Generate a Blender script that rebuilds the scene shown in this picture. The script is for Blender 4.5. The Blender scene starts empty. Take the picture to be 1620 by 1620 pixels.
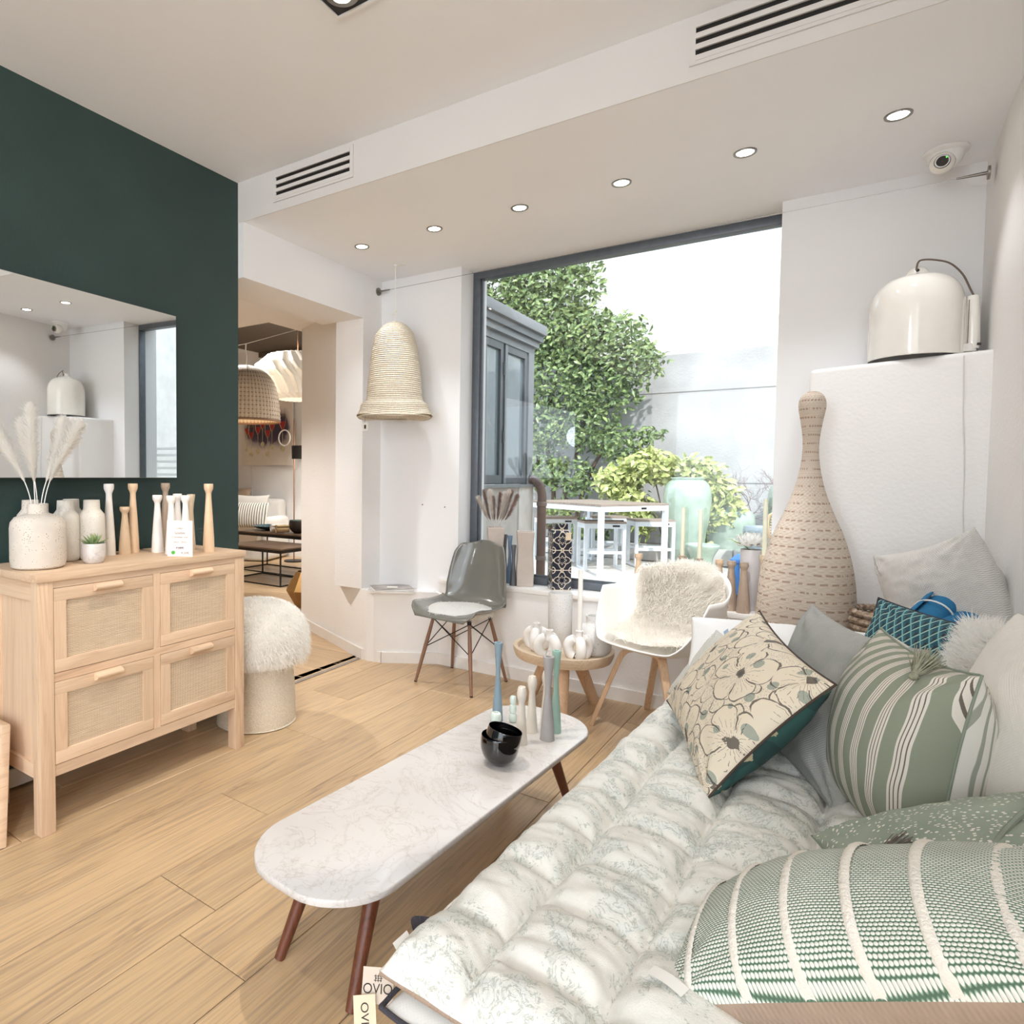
import bpy, bmesh, math, random
from mathutils import Vector, Matrix, noise
PI = math.pi
rnd = random.Random(7)
S = bpy.context.scene
COL = S.collection

# ------------------------------------------------------------------ camera, world, sun, exposure
def setup_camera():
    f, cx, cy = 1010.12, 613.78, 792.39
    y, p, r = math.radians(34.751), math.radians(-2.394), math.radians(.51)
    F = Vector((-math.sin(y)*math.cos(p), math.cos(y)*math.cos(p), math.sin(p)))
    R = Vector((math.cos(y), math.sin(y), 0)); U = R.cross(F)
    R2 = math.cos(r)*R + math.sin(r)*U; U2 = -math.sin(r)*R + math.cos(r)*U
    cd = bpy.data.cameras.new('camera'); c = bpy.data.objects.new('camera', cd); COL.objects.link(c)
    m = Matrix((R2, U2, -F)).transposed().to_4x4(); m.translation = Vector((0, 0, 1.24))
    c.matrix_world = m
    cd.sensor_fit = 'HORIZONTAL'; cd.sensor_width = 36; cd.lens = f/1620*36
    cd.shift_x = (810-cx)/1620; cd.shift_y = -(810-cy)/1620
    cd.clip_start = .02; cd.clip_end = 200
    S.camera = c
setup_camera()
S.view_settings.view_transform = 'Standard'; S.view_settings.look = 'None'
S.view_settings.gamma = 1; S.view_settings.use_curve_mapping = False
S.view_settings.exposure = .62
wd = bpy.data.worlds.new('world'); S.world = wd; wd.use_nodes = True
bgn = wd.node_tree.nodes['Background']; bgn.inputs[0].default_value = (.84, .92, 1, 1); bgn.inputs[1].default_value = 2.0
def lamp(kind, name, loc, energy, color=(1, 1, 1), **kw):
    d = bpy.data.lights.new(name, kind); d.energy = energy; d.color = color
    for k, v in kw.items(): setattr(d, k, v)
    o = bpy.data.objects.new(name, d); COL.objects.link(o); o.location = loc
    return o
def aim(o, target): o.rotation_euler = (Vector(target)-o.location).to_track_quat('-Z', 'Y').to_euler()
sun = lamp('SUN', 'sun', (0, 0, 20), 2.6, (1, .96, .9), angle=math.radians(1.5))
aim(sun, Vector((0, 0, 20)) + Vector((-.50, .72, -.80)))
S.cycles.max_bounces = 8; S.cycles.diffuse_bounces = 5; S.cycles.glossy_bounces = 4; S.cycles.transmission_bounces = 6
S.cycles.transparent_max_bounces = 8; S.cycles.caustics_reflective = False; S.cycles.caustics_refractive = False
S.cycles.sample_clamp_indirect = 6

# ------------------------------------------------------------------ materials
def srgb(h):
    if isinstance(h, str):
        h = h.lstrip('#'); c = [int(h[i:i+2], 16)/255 for i in (0, 2, 4)]
    else: c = h
    return tuple((v/12.92 if v <= .04045 else ((v+.055)/1.055)**2.4) for v in c) + (1,)
class G:
    def __init__(s, name):
        s.m = bpy.data.materials.new(name); s.m.use_nodes = True; s.t = s.m.node_tree
        s.b = s.t.nodes['Principled BSDF']; s.out = s.t.nodes['Material Output']
    def n(s, typ, **kw):
        nd = s.t.nodes.new(typ)
        for k, v in kw.items(): setattr(nd, k, v)
        return nd
    def l(s, a, b): s.t.links.new(a, b)
    def coord(s, scale=(1, 1, 1), rot=(0, 0, 0), rand=False, which='Object', loc=(0, 0, 0)):
        tc = s.n('ShaderNodeTexCoord'); mp = s.n('ShaderNodeMapping')
        mp.inputs['Scale'].default_value = scale; mp.inputs['Rotation'].default_value = rot; mp.inputs['Location'].default_value = loc
        s.l(tc.outputs[which], mp.inputs['Vector'])
        if rand:
            oi = s.n('ShaderNodeObjectInfo'); m = s.n('ShaderNodeVectorMath', operation='SCALE')
            cx = s.n('ShaderNodeCombineXYZ')
            for k in range(3): s.l(oi.outputs['Random'], cx.inputs[k])
            s.l(cx.outputs[0], m.inputs[0]); m.inputs['Scale'].default_value = 37
            a = s.n('ShaderNodeVectorMath', operation='ADD'); s.l(mp.outputs[0], a.inputs[0]); s.l(m.outputs[0], a.inputs[1])
            return a.outputs[0]
        return mp.outputs[0]
    def noise(s, vec, scale=5, detail=3, rough=.5, dist=0):
        nd = s.n('ShaderNodeTexNoise'); nd.inputs['Scale'].default_value = scale; nd.inputs['Detail'].default_value = detail
        nd.inputs['Roughness'].default_value = rough; nd.inputs['Distortion'].default_value = dist
        if vec is not None: s.l(vec, nd.inputs['Vector'])
        return nd.outputs['Fac']
    def voro(s, vec, scale=5, feature='F1', rand=1, out='Distance'):
        nd = s.n('ShaderNodeTexVoronoi', feature=feature); nd.inputs['Scale'].default_value = scale; nd.inputs['Randomness'].default_value = rand
        s.l(vec, nd.inputs['Vector']); return nd.outputs[out]
    def ramp(s, fac, stops, interp='LINEAR'):
        r = s.n('ShaderNodeValToRGB'); cr = r.color_ramp; cr.interpolation = interp
        while len(cr.elements) < len(stops): cr.elements.new(.5)
        for e, (p, c) in zip(cr.elements, stops): e.position = p; e.color = c if len(c) == 4 else tuple(c)+(1,)
        s.l(fac, r.inputs[0]); return r.outputs[0]
    def mix(s, fac, a, b, mode='MIX'):
        m = s.n('ShaderNodeMix', data_type='RGBA', blend_type=mode)
        for sock, v in ((m.inputs[0], fac), (m.inputs[6], a), (m.inputs[7], b)):
            if hasattr(v, 'is_linked'): s.l(v, sock)
            elif isinstance(v, (int, float)): sock.default_value = v
            else: sock.default_value = v
        return m.outputs[2]
    def math(s, op, a, b=None, c=None, clamp=False):
        m = s.n('ShaderNodeMath', operation=op, use_clamp=clamp)
        for i, v in enumerate((a, b, c)):
            if v is None: continue
            if hasattr(v, 'is_linked'): s.l(v, m.inputs[i])
            else: m.inputs[i].default_value = v
        return m.outputs[0]
    def sep(s, vec):
        x = s.n('ShaderNodeSeparateXYZ'); s.l(vec, x.inputs[0]); return x.outputs
    def bump(s, h, strength=.3, dist=.01):
        b = s.n('ShaderNodeBump'); b.inputs['Strength'].default_value = strength; b.inputs['Distance'].default_value = dist
        s.l(h, b.inputs['Height']); s.l(b.outputs[0], s.b.inputs['Normal'])
    def col(s, c):
        if hasattr(c, 'is_linked'): s.l(c, s.b.inputs['Base Color'])
        else: s.b.inputs['Base Color'].default_value = c
    def set(s, rough=.5, metal=0, **kw):
        s.b.inputs['Roughness'].default_value = rough; s.b.inputs['Metallic'].default_value = metal
        for k, v in kw.items(): s.b.inputs[k.replace('_', ' ')].default_value = v
        return s
def plain(name, c, rough=.5, metal=0, var=.06, nscale=20, bump=0, bscale=60, bdist=.004, **kw):
    g = G(name); g.set(rough, metal, **kw); v = g.coord(rand=True)
    base = srgb(c); f = g.noise(v, nscale, 3)
    dk = tuple(x*(1-var*2) for x in base[:3])+(1,); lt = tuple(min(1, x*(1+var)) for x in base[:3])+(1,)
    g.col(g.ramp(f, [(.3, dk), (.7, lt)]))
    if bump: g.bump(g.noise(v, bscale, 4), bump, bdist)
    return g.m
def wood(name, c1, c2, c3=None, axis=1, scale=1., rough=.5, rnd_=True, contrast=1., ring=6):
    g = G(name); sc = [9*scale]*3; sc[axis] = .7*scale
    v = g.coord(tuple(sc), rand=rnd_); w = g.noise(v, 1.4, 4, .55, .8)
    lines = g.math('FRACT', g.math('MULTIPLY', w, ring))
    tri = g.math('ABSOLUTE', g.math('SUBTRACT', lines, .5))
    sc2 = [160*scale]*3; sc2[axis] = 5*scale
    fine = g.noise(g.coord(tuple(sc2), rand=rnd_), 1, 2)
    a = g.ramp(tri, [(.0, srgb(c3 or c2)), (.06, srgb(c2)), (.22, srgb(c1))])
    soft_ = g.noise(g.coord(tuple(q*.35 for q in sc), rand=rnd_), 1.5, 3); a = g.mix(g.math('MULTIPLY', g.math('SUBTRACT', soft_, .30, clamp=True), 1.9, clamp=True), srgb(c1), a)
    b = g.mix(g.math('MULTIPLY', g.math('SUBTRACT', fine, .42, clamp=True), 1.5*contrast, clamp=True), a, srgb(c3 or c2))
    oi = g.n('ShaderNodeObjectInfo'); hv = g.n('ShaderNodeHueSaturation')
    g.l(g.math('ADD', g.math('MULTIPLY', oi.outputs['Random'], .18), .91), hv.inputs['Value']); g.l(b, hv.inputs['Color'])
    g.col(hv.outputs[0]); g.set(rough); g.bump(fine, .12, .002)
    return g.m
def emis(name, c, st):
    g = G(name); g.b.inputs['Emission Color'].default_value = srgb(c); g.b.inputs['Emission Strength'].default_value = st; g.col(srgb(c)); return g.m
MT = {}
MT['wall'] = plain('white_plaster', 'f2f0ee', .75, var=.012, nscale=3, bump=.35, bscale=70, bdist=.004)
MT['wall_smooth'] = plain('white_paint', 'f1f1f2', .7, var=.01, nscale=2, bump=.06, bscale=90)
MT['ceil'] = plain('ceiling_paint', 'f6f7fa', .8, var=.008, nscale=2)
MT['green'] = plain('dark_green_plaster', '2b3f3c', .55, var=.07, nscale=2.5, bump=.3, bscale=80, bdist=.003)
MT['darkceil'] = plain('brown_ceiling_panel', '5e5248', .6, var=.04)
MT['base'] = plain('baseboard_white', 'efebe6', .45, var=.01)
MT['beam'] = plain('beam_paint', 'dedbd8', .75, var=.01, nscale=2)
MT['framedark'] = plain('anthracite_metal', '656b72', .4, .4, var=.05)
MT['steel'] = plain('brushed_steel', '8f8a84', .3, .9)
MT['black'] = plain('black_lacquer', '08080a', .06, Coat_Weight=1., var=.02)
MT['blackmetal'] = plain('black_metal', '1f1d1c', .45, .3)
MT['white_gloss'] = plain('white_glazed_ceramic', 'f0ece4', .12, var=.01, Coat_Weight=.6)
MT['white_matt'] = plain('white_matt_ceramic', 'efebe6', .6, var=.02, bump=.1, bscale=40)
MT['paper'] = plain('white_paper', 'f2efe9', .8, var=.01)
MT['kraft'] = plain('cream_card', 'e6d3b8', .8, var=.02)
MT['ink'] = plain('dark_ink', '3a3431', .8)
MT['wax'] = plain('ivory_candle_wax', 'e9e7cf', .5, var=.02, Subsurface_Weight=.2, Subsurface_Radius=(.02, .015, .01))
MT['waxw'] = plain('white_candle_wax', 'f1efe9', .5, var=.01)
def furmat(name, c):
    g = G(name); d = g.n('ShaderNodeBsdfDiffuse'); t_ = g.n('ShaderNodeBsdfTranslucent'); mx = g.n('ShaderNodeMixShader'); mx.inputs[0].default_value = .5
    d.inputs[0].default_value = srgb(c); t_.inputs[0].default_value = srgb(c); g.l(d.outputs[0], mx.inputs[1]); g.l(t_.outputs[0], mx.inputs[2]); g.l(mx.outputs[0], g.out.inputs[0]); return g.m
MT['fur'] = furmat('cream_sheepskin', 'fefaf3'); MT['furw'] = furmat('white_sheepskin', 'fefcf8')
MT['oak'] = wood('oak_floor', 'c9ab84', 'b99870', '87776a', axis=1, scale=.8, rough=.33, contrast=1.1, ring=5)
MT['oakx'] = wood('oak_floor_crosswise', 'ccae88', 'bc9b74', '87776a', axis=0, scale=.8, rough=.38, contrast=1.1, ring=5)
MT['teak'] = wood('pale_teak', 'dcc0a3', 'd0ae8e', 'b8957a', axis=2, scale=1.1, rough=.55, contrast=.6, ring=3)
MT['teakh'] = wood('pale_teak_horizontal', 'dcc0a3', 'd0ae8e', 'b8957a', axis=1, scale=1.1, rough=.55, contrast=.6, ring=3)
MT['walnut'] = wood('walnut_stain', '6e3f2b', '5c3222', '43241a', axis=2, scale=2, rough=.35, contrast=.6)
MT['legwood'] = wood('brown_beech', '8d6a55', '7d5a48', '614535', axis=2, scale=2, rough=.45, contrast=.5)
MT['oaklight'] = wood('light_oak', 'd9b795', 'caa582', 'a98768', axis=2, scale=1.6, rough=.5, contrast=.5)
MT['traywood'] = wood('washed_tray_wood', 'd8c3a8', 'c3a685', '9a7f66', axis=0, scale=2, rough=.55, contrast=.6)
MT['darkwood'] = wood('dark_table_wood', '77604e', '5f4b3c', '43342a', axis=0, scale=1.5, rough=.4)
MT['mangopale'] = wood('bleached_wood', 'dcc8ad', 'cdb496', 'ab937a', axis=2, scale=3, rough=.5, contrast=.5)
MT['mangogrey'] = wood('grey_washed_wood', 'b5a08d', 'a38d7a', '8a7464', axis=2, scale=3, rough=.5, contrast=.5)
MT['sandwood'] = wood('sand_wood', 'dcc0a0', 'cfb08e', 'b4957a', axis=2, scale=3, rough=.5, contrast=.5)
MT['brass'] = plain('brushed_brass', 'a98452', .5, .8, var=.08, nscale=6)
def speckle(name, c, dark, sc=260):
    sc *= .55
    g = G(name); v = g.coord(rand=True); d = g.voro(v, sc); n = g.noise(v, 25, 3)
    f = g.math('MULTIPLY', g.math('LESS_THAN', d, .2), g.math('GREATER_THAN', n, .5))
    base = g.ramp(n, [(.3, tuple(x*.9 for x in srgb(c)[:3])), (.7, srgb(c))])
    g.col(g.mix(f, base, srgb(dark))); g.set(.7); g.bump(g.noise(v, 150, 3), .3, .003); return g.m
MT['speck'] = speckle('speckled_stoneware', 'd6cdc2', '7d6e62')
MT['speckw'] = speckle('pale_stoneware', 'ddd7cd', 'a59b90', 320)
MT['pebble'] = speckle('white_speckled_ceramic', 'dfdcd8', '8f8c88', 240)
def marble():
    g = G('white_marble'); v = g.coord((1, 1, 1)); w = g.noise(v, 3, 5, .6, 1.6)
    vein = g.math('ABSOLUTE', g.math('SUBTRACT', w, .5))
    w2 = g.noise(v, 9, 5, .6, 1.2); vein2 = g.math('ABSOLUTE', g.math('SUBTRACT', w2, .5))
    a = g.ramp(vein, [(0, srgb('cac5c0')), (.005, srgb('d6d2cf')), (.04, srgb('dbd8d6'))])
    b = g.ramp(vein2, [(0, srgb('efebe7')), (.015, srgb('ffffff'))])
    cl = g.ramp(g.noise(v, 2, 2), [(.3, srgb('efedec')), (.7, srgb('ffffff'))])
    g.col(g.mix(1., g.mix(1., a, b, 'MULTIPLY'), cl, 'MULTIPLY')); g.set(.22); return g.m
MT['marble'] = marble()
def glassmat(name, tint=(1, 1, 1, 1), refl=.07):
    g = G(name); tr = g.n('ShaderNodeBsdfTransparent'); gl = g.n('ShaderNodeBsdfGlossy'); mx = g.n('ShaderNodeMixShader')
    tr.inputs[0].default_value = tint; gl.inputs['Roughness'].default_value = 0
    fr = g.n('ShaderNodeLayerWeight'); fr.inputs[0].default_value = .5
    g.l(g.math('ADD', g.math('MULTIPLY', g.math('POWER', fr.outputs['Facing'], 5), .9), refl, clamp=True), mx.inputs[0])
    g.l(tr.outputs[0], mx.inputs[1]); g.l(gl.outputs[0], mx.inputs[2]); g.l(mx.outputs[0], g.out.inputs[0]); return g.m
MT['glass'] = glassmat('window_glass', (.95, .98, 1, 1), .045)
MT['dglass'] = plain('dark_glazing', '7d8a90', .05, var=.03, Specular_IOR_Level=1.)
MT['mirror'] = plain('mirror_silver', 'f2f4f4', .01, 1, var=0)
def webbing():
    g = G('woven_cane_webbing'); v = g.coord((1, 1, 1)); x = g.sep(v)
    jitter = g.noise(g.coord((4, 4, 60)), 3, 3)
    sy = g.math('SINE', g.math('MULTIPLY', x[1], 1500)); sz = g.math('SINE', g.math('ADD', g.math('MULTIPLY', x[2], 1150), g.math('MULTIPLY', jitter, 5)))
    h = g.math('MULTIPLY', sy, sz); hm = g.math('MAXIMUM', sy, sz)
    c = g.ramp(hm, [(.0, srgb('a08266')), (.45, srgb('d6bc9d')), (.8, srgb('eedcc2'))])
    g.col(g.mix(g.math('MULTIPLY', jitter, .35), c, srgb('d6bd9d'))); g.set(.6); g.bump(hm, .5, .002); return g.m
MT['cane'] = webbing()
def linen(name, c, c2=None, sc=900, bump=.4, mixn=.5):
    g = G(name); v = g.coord(); x = g.sep(v)
    a = g.math('SINE', g.math('MULTIPLY', x[0], sc)); b = g.math('SINE', g.math('MULTIPLY', x[1], sc))
    n = g.noise(v, 30, 4); n2 = g.noise(g.coord((90, 6, 20)), 1, 3)
    base = srgb(c); dk = srgb(c2) if c2 else tuple(t*.86 for t in base[:3])+(1,)
    g.col(g.mix(g.math('MULTIPLY', g.math('ADD', n, n2), mixn), base, dk)); g.set(.9)
    g.bump(g.math('ADD', g.math('MULTIPLY', a, b), g.math('MULTIPLY', n2, 2.)), bump, .0012); return g.m
MT['linen_grey'] = linen('grey_linen', 'b4b4ae', '9a9993')
MT['linen_white'] = linen('crinkled_white_linen', 'e3e0dc', 'cfcac4', bump=.8)
MT['cotton_white'] = linen('white_cotton', 'f6f5f3', 'ecebe9', bump=.15)
MT['linen_cream'] = linen('cream_linen', 'f1ede6', 'e2dbd0', bump=.3)
MT['brownfab'] = linen('brown_fabric', 'b59f8d', '9b8573')
MT['bluefab'] = linen('blue_muslin', '2a7fae', '1c6592', bump=.8)
MT['feltwhite'] = linen('white_felt', 'eceae7', 'dedbd6', bump=.1)
MT['darktrim'] = linen('dark_grey_trim', '4b4850', '35333a')
MT['daygrey'] = linen('grey_divan_fabric', '9b9690', '827d77')

# ------------------------------------------------------------------ mesh helpers
def mobj(name, verts, faces, mat=None, parent=None, smooth=True, sharp=40, mats=None, fmat=None):
    me = bpy.data.meshes.new(name); me.from_pydata([tuple(v) for v in verts], [], faces); me.validate(); 
    if mats:
        for m in mats: me.materials.append(m)
        for p, i in zip(me.polygons, fmat): p.material_index = i
    elif mat: me.materials.append(mat)
    o = bpy.data.objects.new(name, me); COL.objects.link(o)
    if smooth:
        me.polygons.foreach_set('use_smooth', [True]*len(me.polygons))
        if sharp < 180: me.set_sharp_from_angle(angle=math.radians(sharp))
    if parent: o.parent = parent
    return o
def tag(o, label, cat, group=None, kind=None):
    o['label'] = label; o['category'] = cat
    if group: o['group'] = group
    if kind: o['kind'] = kind
    return o
def thing(name, label, cat, loc=(0, 0, 0), rz=0, group=None):
    o = bpy.data.objects.new(name, None); o.empty_display_size = .1; COL.objects.link(o); o.location = loc; o.rotation_euler = (0, 0, rz)
    return tag(o, label, cat, group)
def struct(o): o['kind'] = 'structure'; return o
class B:
    """collects simple shapes into one mesh"""
    def __init__(s): s.v = []; s.f = []
    def add(s, v, f): k = len(s.v); s.v += [tuple(p) for p in v]; s.f += [tuple(i+k for i in q) for q in f]; return s
    def box(s, x0, x1, y0, y1, z0, z1, bev=0):
        if bev:
            bm = bmesh.new(); bmesh.ops.create_cube(bm, size=1)
            for v in bm.verts: v.co = Vector(((x0+x1)/2+v.co.x*(x1-x0), (y0+y1)/2+v.co.y*(y1-y0), (z0+z1)/2+v.co.z*(z1-z0)))
            bmesh.ops.bevel(bm, geom=bm.edges[:], offset=bev, segments=2, affect='EDGES', profile=.6)
            bm.verts.index_update(); r = s.add([v.co[:] for v in bm.verts], [[v.index for v in f.verts] for f in bm.faces]); bm.free(); return r
        return s.add([(x0, y0, z0), (x1, y0, z0), (x1, y1, z0), (x0, y1, z0), (x0, y0, z1), (x1, y0, z1), (x1, y1, z1), (x0, y1, z1)],
                     [(0, 3, 2, 1), (4, 5, 6, 7), (0, 1, 5, 4), (1, 2, 6, 5), (2, 3, 7, 6), (3, 0, 4, 7)])
    def prism(s, poly, z0, z1):
        n = len(poly)
        return s.add([(x, y, z0) for x, y in poly]+[(x, y, z1) for x, y in poly],
                     [tuple(range(n-1, -1, -1)), tuple(range(n, 2*n))]+[(i, (i+1) % n, (i+1) % n+n, i+n) for i in range(n)])
    def lathe(s, prof, seg=32, cx=0, cy=0, cz=0, closed=False):
        v = []; n = len(prof)
        for r, z in prof:
            for k in range(seg):
                a = 2*PI*k/seg; v.append((cx+r*math.cos(a), cy+r*math.sin(a), cz+z))
        f = []
        for i in range(n-1):
            for k in range(seg):
                k2 = (k+1) % seg; f.append((i*seg+k, i*seg+k2, (i+1)*seg+k2, (i+1)*seg+k))
        if closed:
            f.append(tuple(range(seg-1, -1, -1))); f.append(tuple((n-1)*seg+k for k in range(seg)))
        return s.add(v, f)
    def tube(s, pts, rad, seg=8, cap=True):
        pts = [Vector(p) for p in pts]; n = len(pts); rads = rad if isinstance(rad, (list, tuple)) else [rad]*n
        v = []; ref = None
        for i, p in enumerate(pts):
            t = (pts[min(i+1, n-1)]-pts[max(i-1, 0)]).normalized()
            if ref is None:
                ref = t.orthogonal().normalized()
            ref = (ref - t*ref.dot(t)).normalized(); b = t.cross(ref)
            for k in range(seg):
                a = 2*PI*k/seg; v.append(p+(ref*math.cos(a)+b*math.sin(a))*rads[i])
        f = [(i*seg+k, i*seg+(k+1) % seg, (i+1)*seg+(k+1) % seg, (i+1)*seg+k) for i in range(n-1) for k in range(seg)]
        if cap: f.append(tuple(range(seg-1, -1, -1))); f.append(tuple((n-1)*seg+k for k in range(seg)))
        return s.add(v, f)
    def grid(s, fn, nu, nv, flip=False):
        v = [fn(i/nu, j/nv) for j in range(nv+1) for i in range(nu+1)]
        f = [(j*(nu+1)+i, j*(nu+1)+i+1, (j+1)*(nu+1)+i+1, (j+1)*(nu+1)+i) for j in range(nv) for i in range(nu)]
        if flip: f = [q[::-1] for q in f]
        return s.add(v, f)
    def xf(s, M): s.v = [tuple(M @ Vector(p)) for p in s.v]; return s
    def make(s, name, mat, parent=None, smooth=True, sharp=40): return mobj(name, s.v, s.f, mat, parent, smooth, sharp)
def box(name, mat, x0, x1, y0, y1, z0, z1, parent=None, bev=0):
    return B().box(x0, x1, y0, y1, z0, z1, bev).make(name, mat, parent, smooth=bool(bev), sharp=50)
def spline(pts, n=8):
    """catmull-rom through points of any dimension"""
    P = [Vector(p) for p in pts]; out = []
    for i in range(len(P)-1):
        p0, p1, p2, p3 = P[max(i-1, 0)], P[i], P[i+1], P[min(i+2, len(P)-1)]
        for k in range(n):
            t = k/n; out.append(.5*((2*p1)+(p2-p0)*t+(2*p0-5*p1+4*p2-p3)*t*t+(3*p1-p0-3*p2+p3)*t**3))
    out.append(P[-1]); return out
def prof(pts, n=6): return [(max(p[0], 0.0005), p[1]) for p in (Vector((a, b, 0)) for a, b in pts)] if n == 0 else [(max(p.x, .0005), p.y) for p in spline([(a, b, 0) for a, b in pts], n)]
def copy_tree(o, parent=None):
    c = o.copy(); COL.objects.link(c); c.parent = parent
    for ch in list(o.children): copy_tree(ch, c)
    return c
def frame(center, X, Y):
    X = Vector(X).normalized(); Y = Vector(Y); Y = (Y-X*Y.dot(X)).normalized(); N = X.cross(Y)
    m = Matrix((X, Y, N)).transposed().to_4x4(); m.translation = Vector(center); return m
def text_part(body, size, mat, parent, M, name='lettering'):
    cu = bpy.data.curves.new(name, 'FONT'); cu.body = body; cu.size = size; cu.align_x = 'CENTER'; cu.extrude = .0002
    t = bpy.data.objects.new('t', cu); COL.objects.link(t); bpy.context.view_layer.update()
    me = bpy.data.meshes.new_from_object(t.evaluated_get(bpy.context.evaluated_depsgraph_get())); bpy.data.objects.remove(t)
    me.materials.clear(); me.materials.append(mat); me.name = name
    o = bpy.data.objects.new(name, me); COL.objects.link(o); o.parent = parent; o.matrix_local = M; return o
def fur(name, samples, length, width, mat, parent, grav=.35, spread=.5, seed=1, clump=0.):
    """samples: list of (point, normal). thin tapering locks joined into one fleece"""
    r = random.Random(seed); v = []; f = []
    for p, nr in samples:
        p = Vector(p); nr = Vector(nr).normalized()
        j = Vector((r.gauss(0, 1), r.gauss(0, 1), r.gauss(0, 1)))*spread
        cl = Vector((noise.noise(p*18), noise.noise(p*18+Vector((9, 0, 0))), noise.noise(p*18+Vector((0, 9, 0)))))*clump
        d = (nr+j+cl).normalized()
        if d.dot(nr) < .1: d = (d+nr*.6).normalized()
        L = length*r.uniform(.6, 1.15); side = d.orthogonal().normalized(); side = (Matrix.Rotation(r.uniform(0, PI), 3, d) @ side)*width
        a = p; b = p+d*L*.5+Vector((0, 0, -grav*L*.15)); c = p+d*L*.85+Vector((0, 0, -grav*L))
        k = len(v); v += [a-side, a+side, b-side*.8, b+side*.8, c]; f += [(k, k+1, k+3, k+2), (k+2, k+3, k+4)]
    o = mobj(name, v, f, mat, parent, True, 180); o['kind'] = 'stuff'; return o
def samples_on(o, n, seed=1, cond=None):
    """random points and normals on a mesh in the object's local space"""
    r = random.Random(seed); me = o.data; me.calc_loop_triangles(); tr = []; acc = 0; vs = me.vertices
    for t in me.loop_triangles:
        a, b, c = (vs[i].co for i in t.vertices)
        if cond and not cond((a+b+c)/3): continue
        ar = (b-a).cross(c-a).length/2; acc += ar; tr.append((acc, a, b, c, t.normal.copy()))
    import bisect
    keys = [t[0] for t in tr]; out = []
    for _ in range(n):
        t = tr[min(bisect.bisect(keys, r.uniform(0, acc)), len(tr)-1)]
        u, w = r.random(), r.random()
        if u+w > 1: u, w = 1-u, 1-w
        out.append((t[1]+(t[2]-t[1])*u+(t[3]-t[1])*w, t[4]))
    return out

# ------------------------------------------------------------------ room shell
ZU, ZL, ZH, YF, YP, YG = 2.76, 2.553, 2.267, 2.354, 3.61, 3.79
W = MT['wall']; WS = MT['wall_smooth']; CE = MT['ceil']
def sbox(name, mat, *a, bev=0): return struct(box(name, mat, *a, bev=bev))
def sprism(name, mat, poly, z0, z1): return struct(B().prism(poly, z0, z1).make(name, mat, None, smooth=False))
floor = sbox('floor', MT['oak'], -9.6, 3.6, -4.2, 7.4, -.06, -.014)
wall_left = sbox('wall_left', MT['green'], -2.75, -2.61, -4.2, YF, 0, ZU)
sbox('ceiling', CE, -2.75, 3.6, -4.2, YF, ZU, 3.0)
sbox('ceiling_lower', CE, -2.57, .62, YF+.004, 3.95, ZL, 3.0)
fascia = sbox('wall_fascia', MT['beam'], -2.61, .62, YF-.001, YF+.004, ZL, ZU)
sbox('wall_doorway_header', WS, -2.92, -2.57, YF, 3.4, ZH, ZU)
sbox('ceiling_passage', CE, -6, -2.92, -1, 3.555, 2.4, 2.6)
sbox('ceiling_passage_end', CE, -3.60, -2.92, 3.555, 4.1, 2.4, 2.6)
# left pier, window wall
sprism('wall_back_corner', W, [(-2.57, 3.4), (-2.57, 3.95), (-2.99, 3.95), (-2.99, 3.62), (-2.93, 3.58), (-2.80, 3.4)], .47, ZL)
sprism('wall_passage', W, [(-2.965, 3.602), (-2.9, 4.2), (-3.50, 4.3), (-3.535, 3.862)], 0, 2.4)
ledge = sprism('wall_back_ledge', W, [(-2.975, 3.60), (-2.545, 3.385), (-2.50, 3.372), (-2.45, 3.376), (-2.40, 3.40), (-2.085, 3.60), (-2.085, 3.95), (-2.975, 3.95)], 0, .47)
sbox('wall_back', WS, -2.57, -1.955, YP, 3.97, .47, ZL)
sbox('wall_back_low', W, -2.085, .62, 3.60, 3.95, 0, .535)
sbox('wall_back_right', WS, -.232, .62, YP, 3.97, .535, ZL)
sbox('trim_1', MT['base'], -2.085, .47, 3.585, YG+.01, .535, .562, bev=.003)
blk = B().prism([(-.09, 3.27), (.505, 3.27), (.505, 3.62), (-.09, 3.62)], 0, 1.70)
rb = bmesh.new()
o = blk.make('wall_back_block', W, None, False); rb.from_mesh(o.data)
ed = [e for e in rb.edges if all(abs(v.co.x+.09) < .01 for v in e.verts) and any(abs(v.co.z-1.70) < .01 for v in e.verts) or all(abs(v.co.x+.09) < .01 and abs(v.co.y-3.27) < .01 for v in e.verts) or all(abs(v.co.z-1.70) < .01 and abs(v.co.y-3.27) < .01 for v in e.verts)]
bmesh.ops.bevel(rb, geom=ed, offset=.02, segments=4, affect='EDGES', profile=.5); 
for v in rb.verts:
    if v.co.z > 1.6: v.co.z += .03*(v.co.x+.09)/.57
rb.to_mesh(o.data); rb.free(); struct(o)
o.data.polygons.foreach_set('use_smooth', [True]*len(o.data.polygons)); o.data.set_sharp_from_angle(angle=math.radians(50))
def rw(u, v):
    y = -.2+4.2*u; z = 2.8*v; x = .472 + .02*math.exp(-((y-3.5)/.3)**2)
    return (x, y, z)
o = B().grid(rw, 20, 4, flip=True).make('wall_right', W); struct(o)
sbox('wall_right_core', WS, .56, .70, -.2, 3.97, 0, ZU)
sbox('wall_right_return', WS, .47, 3.6, -.32, -.2, 0, ZU)
sbox('wall_front_left', WS, -2.75, -2.2, -4.3, -4.2, 0, ZU)
sbox('wall_front_right', WS, 3.0, 3.6, -4.3, -4.2, 0, ZU)
sbox('wall_front_top', WS, -2.2, 3.0, -4.3, -4.2, 2.65, 3.0)
sbox('wall_side_right', WS, 3.5, 3.6, -4.2, -.3, 0, ZU)
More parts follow.
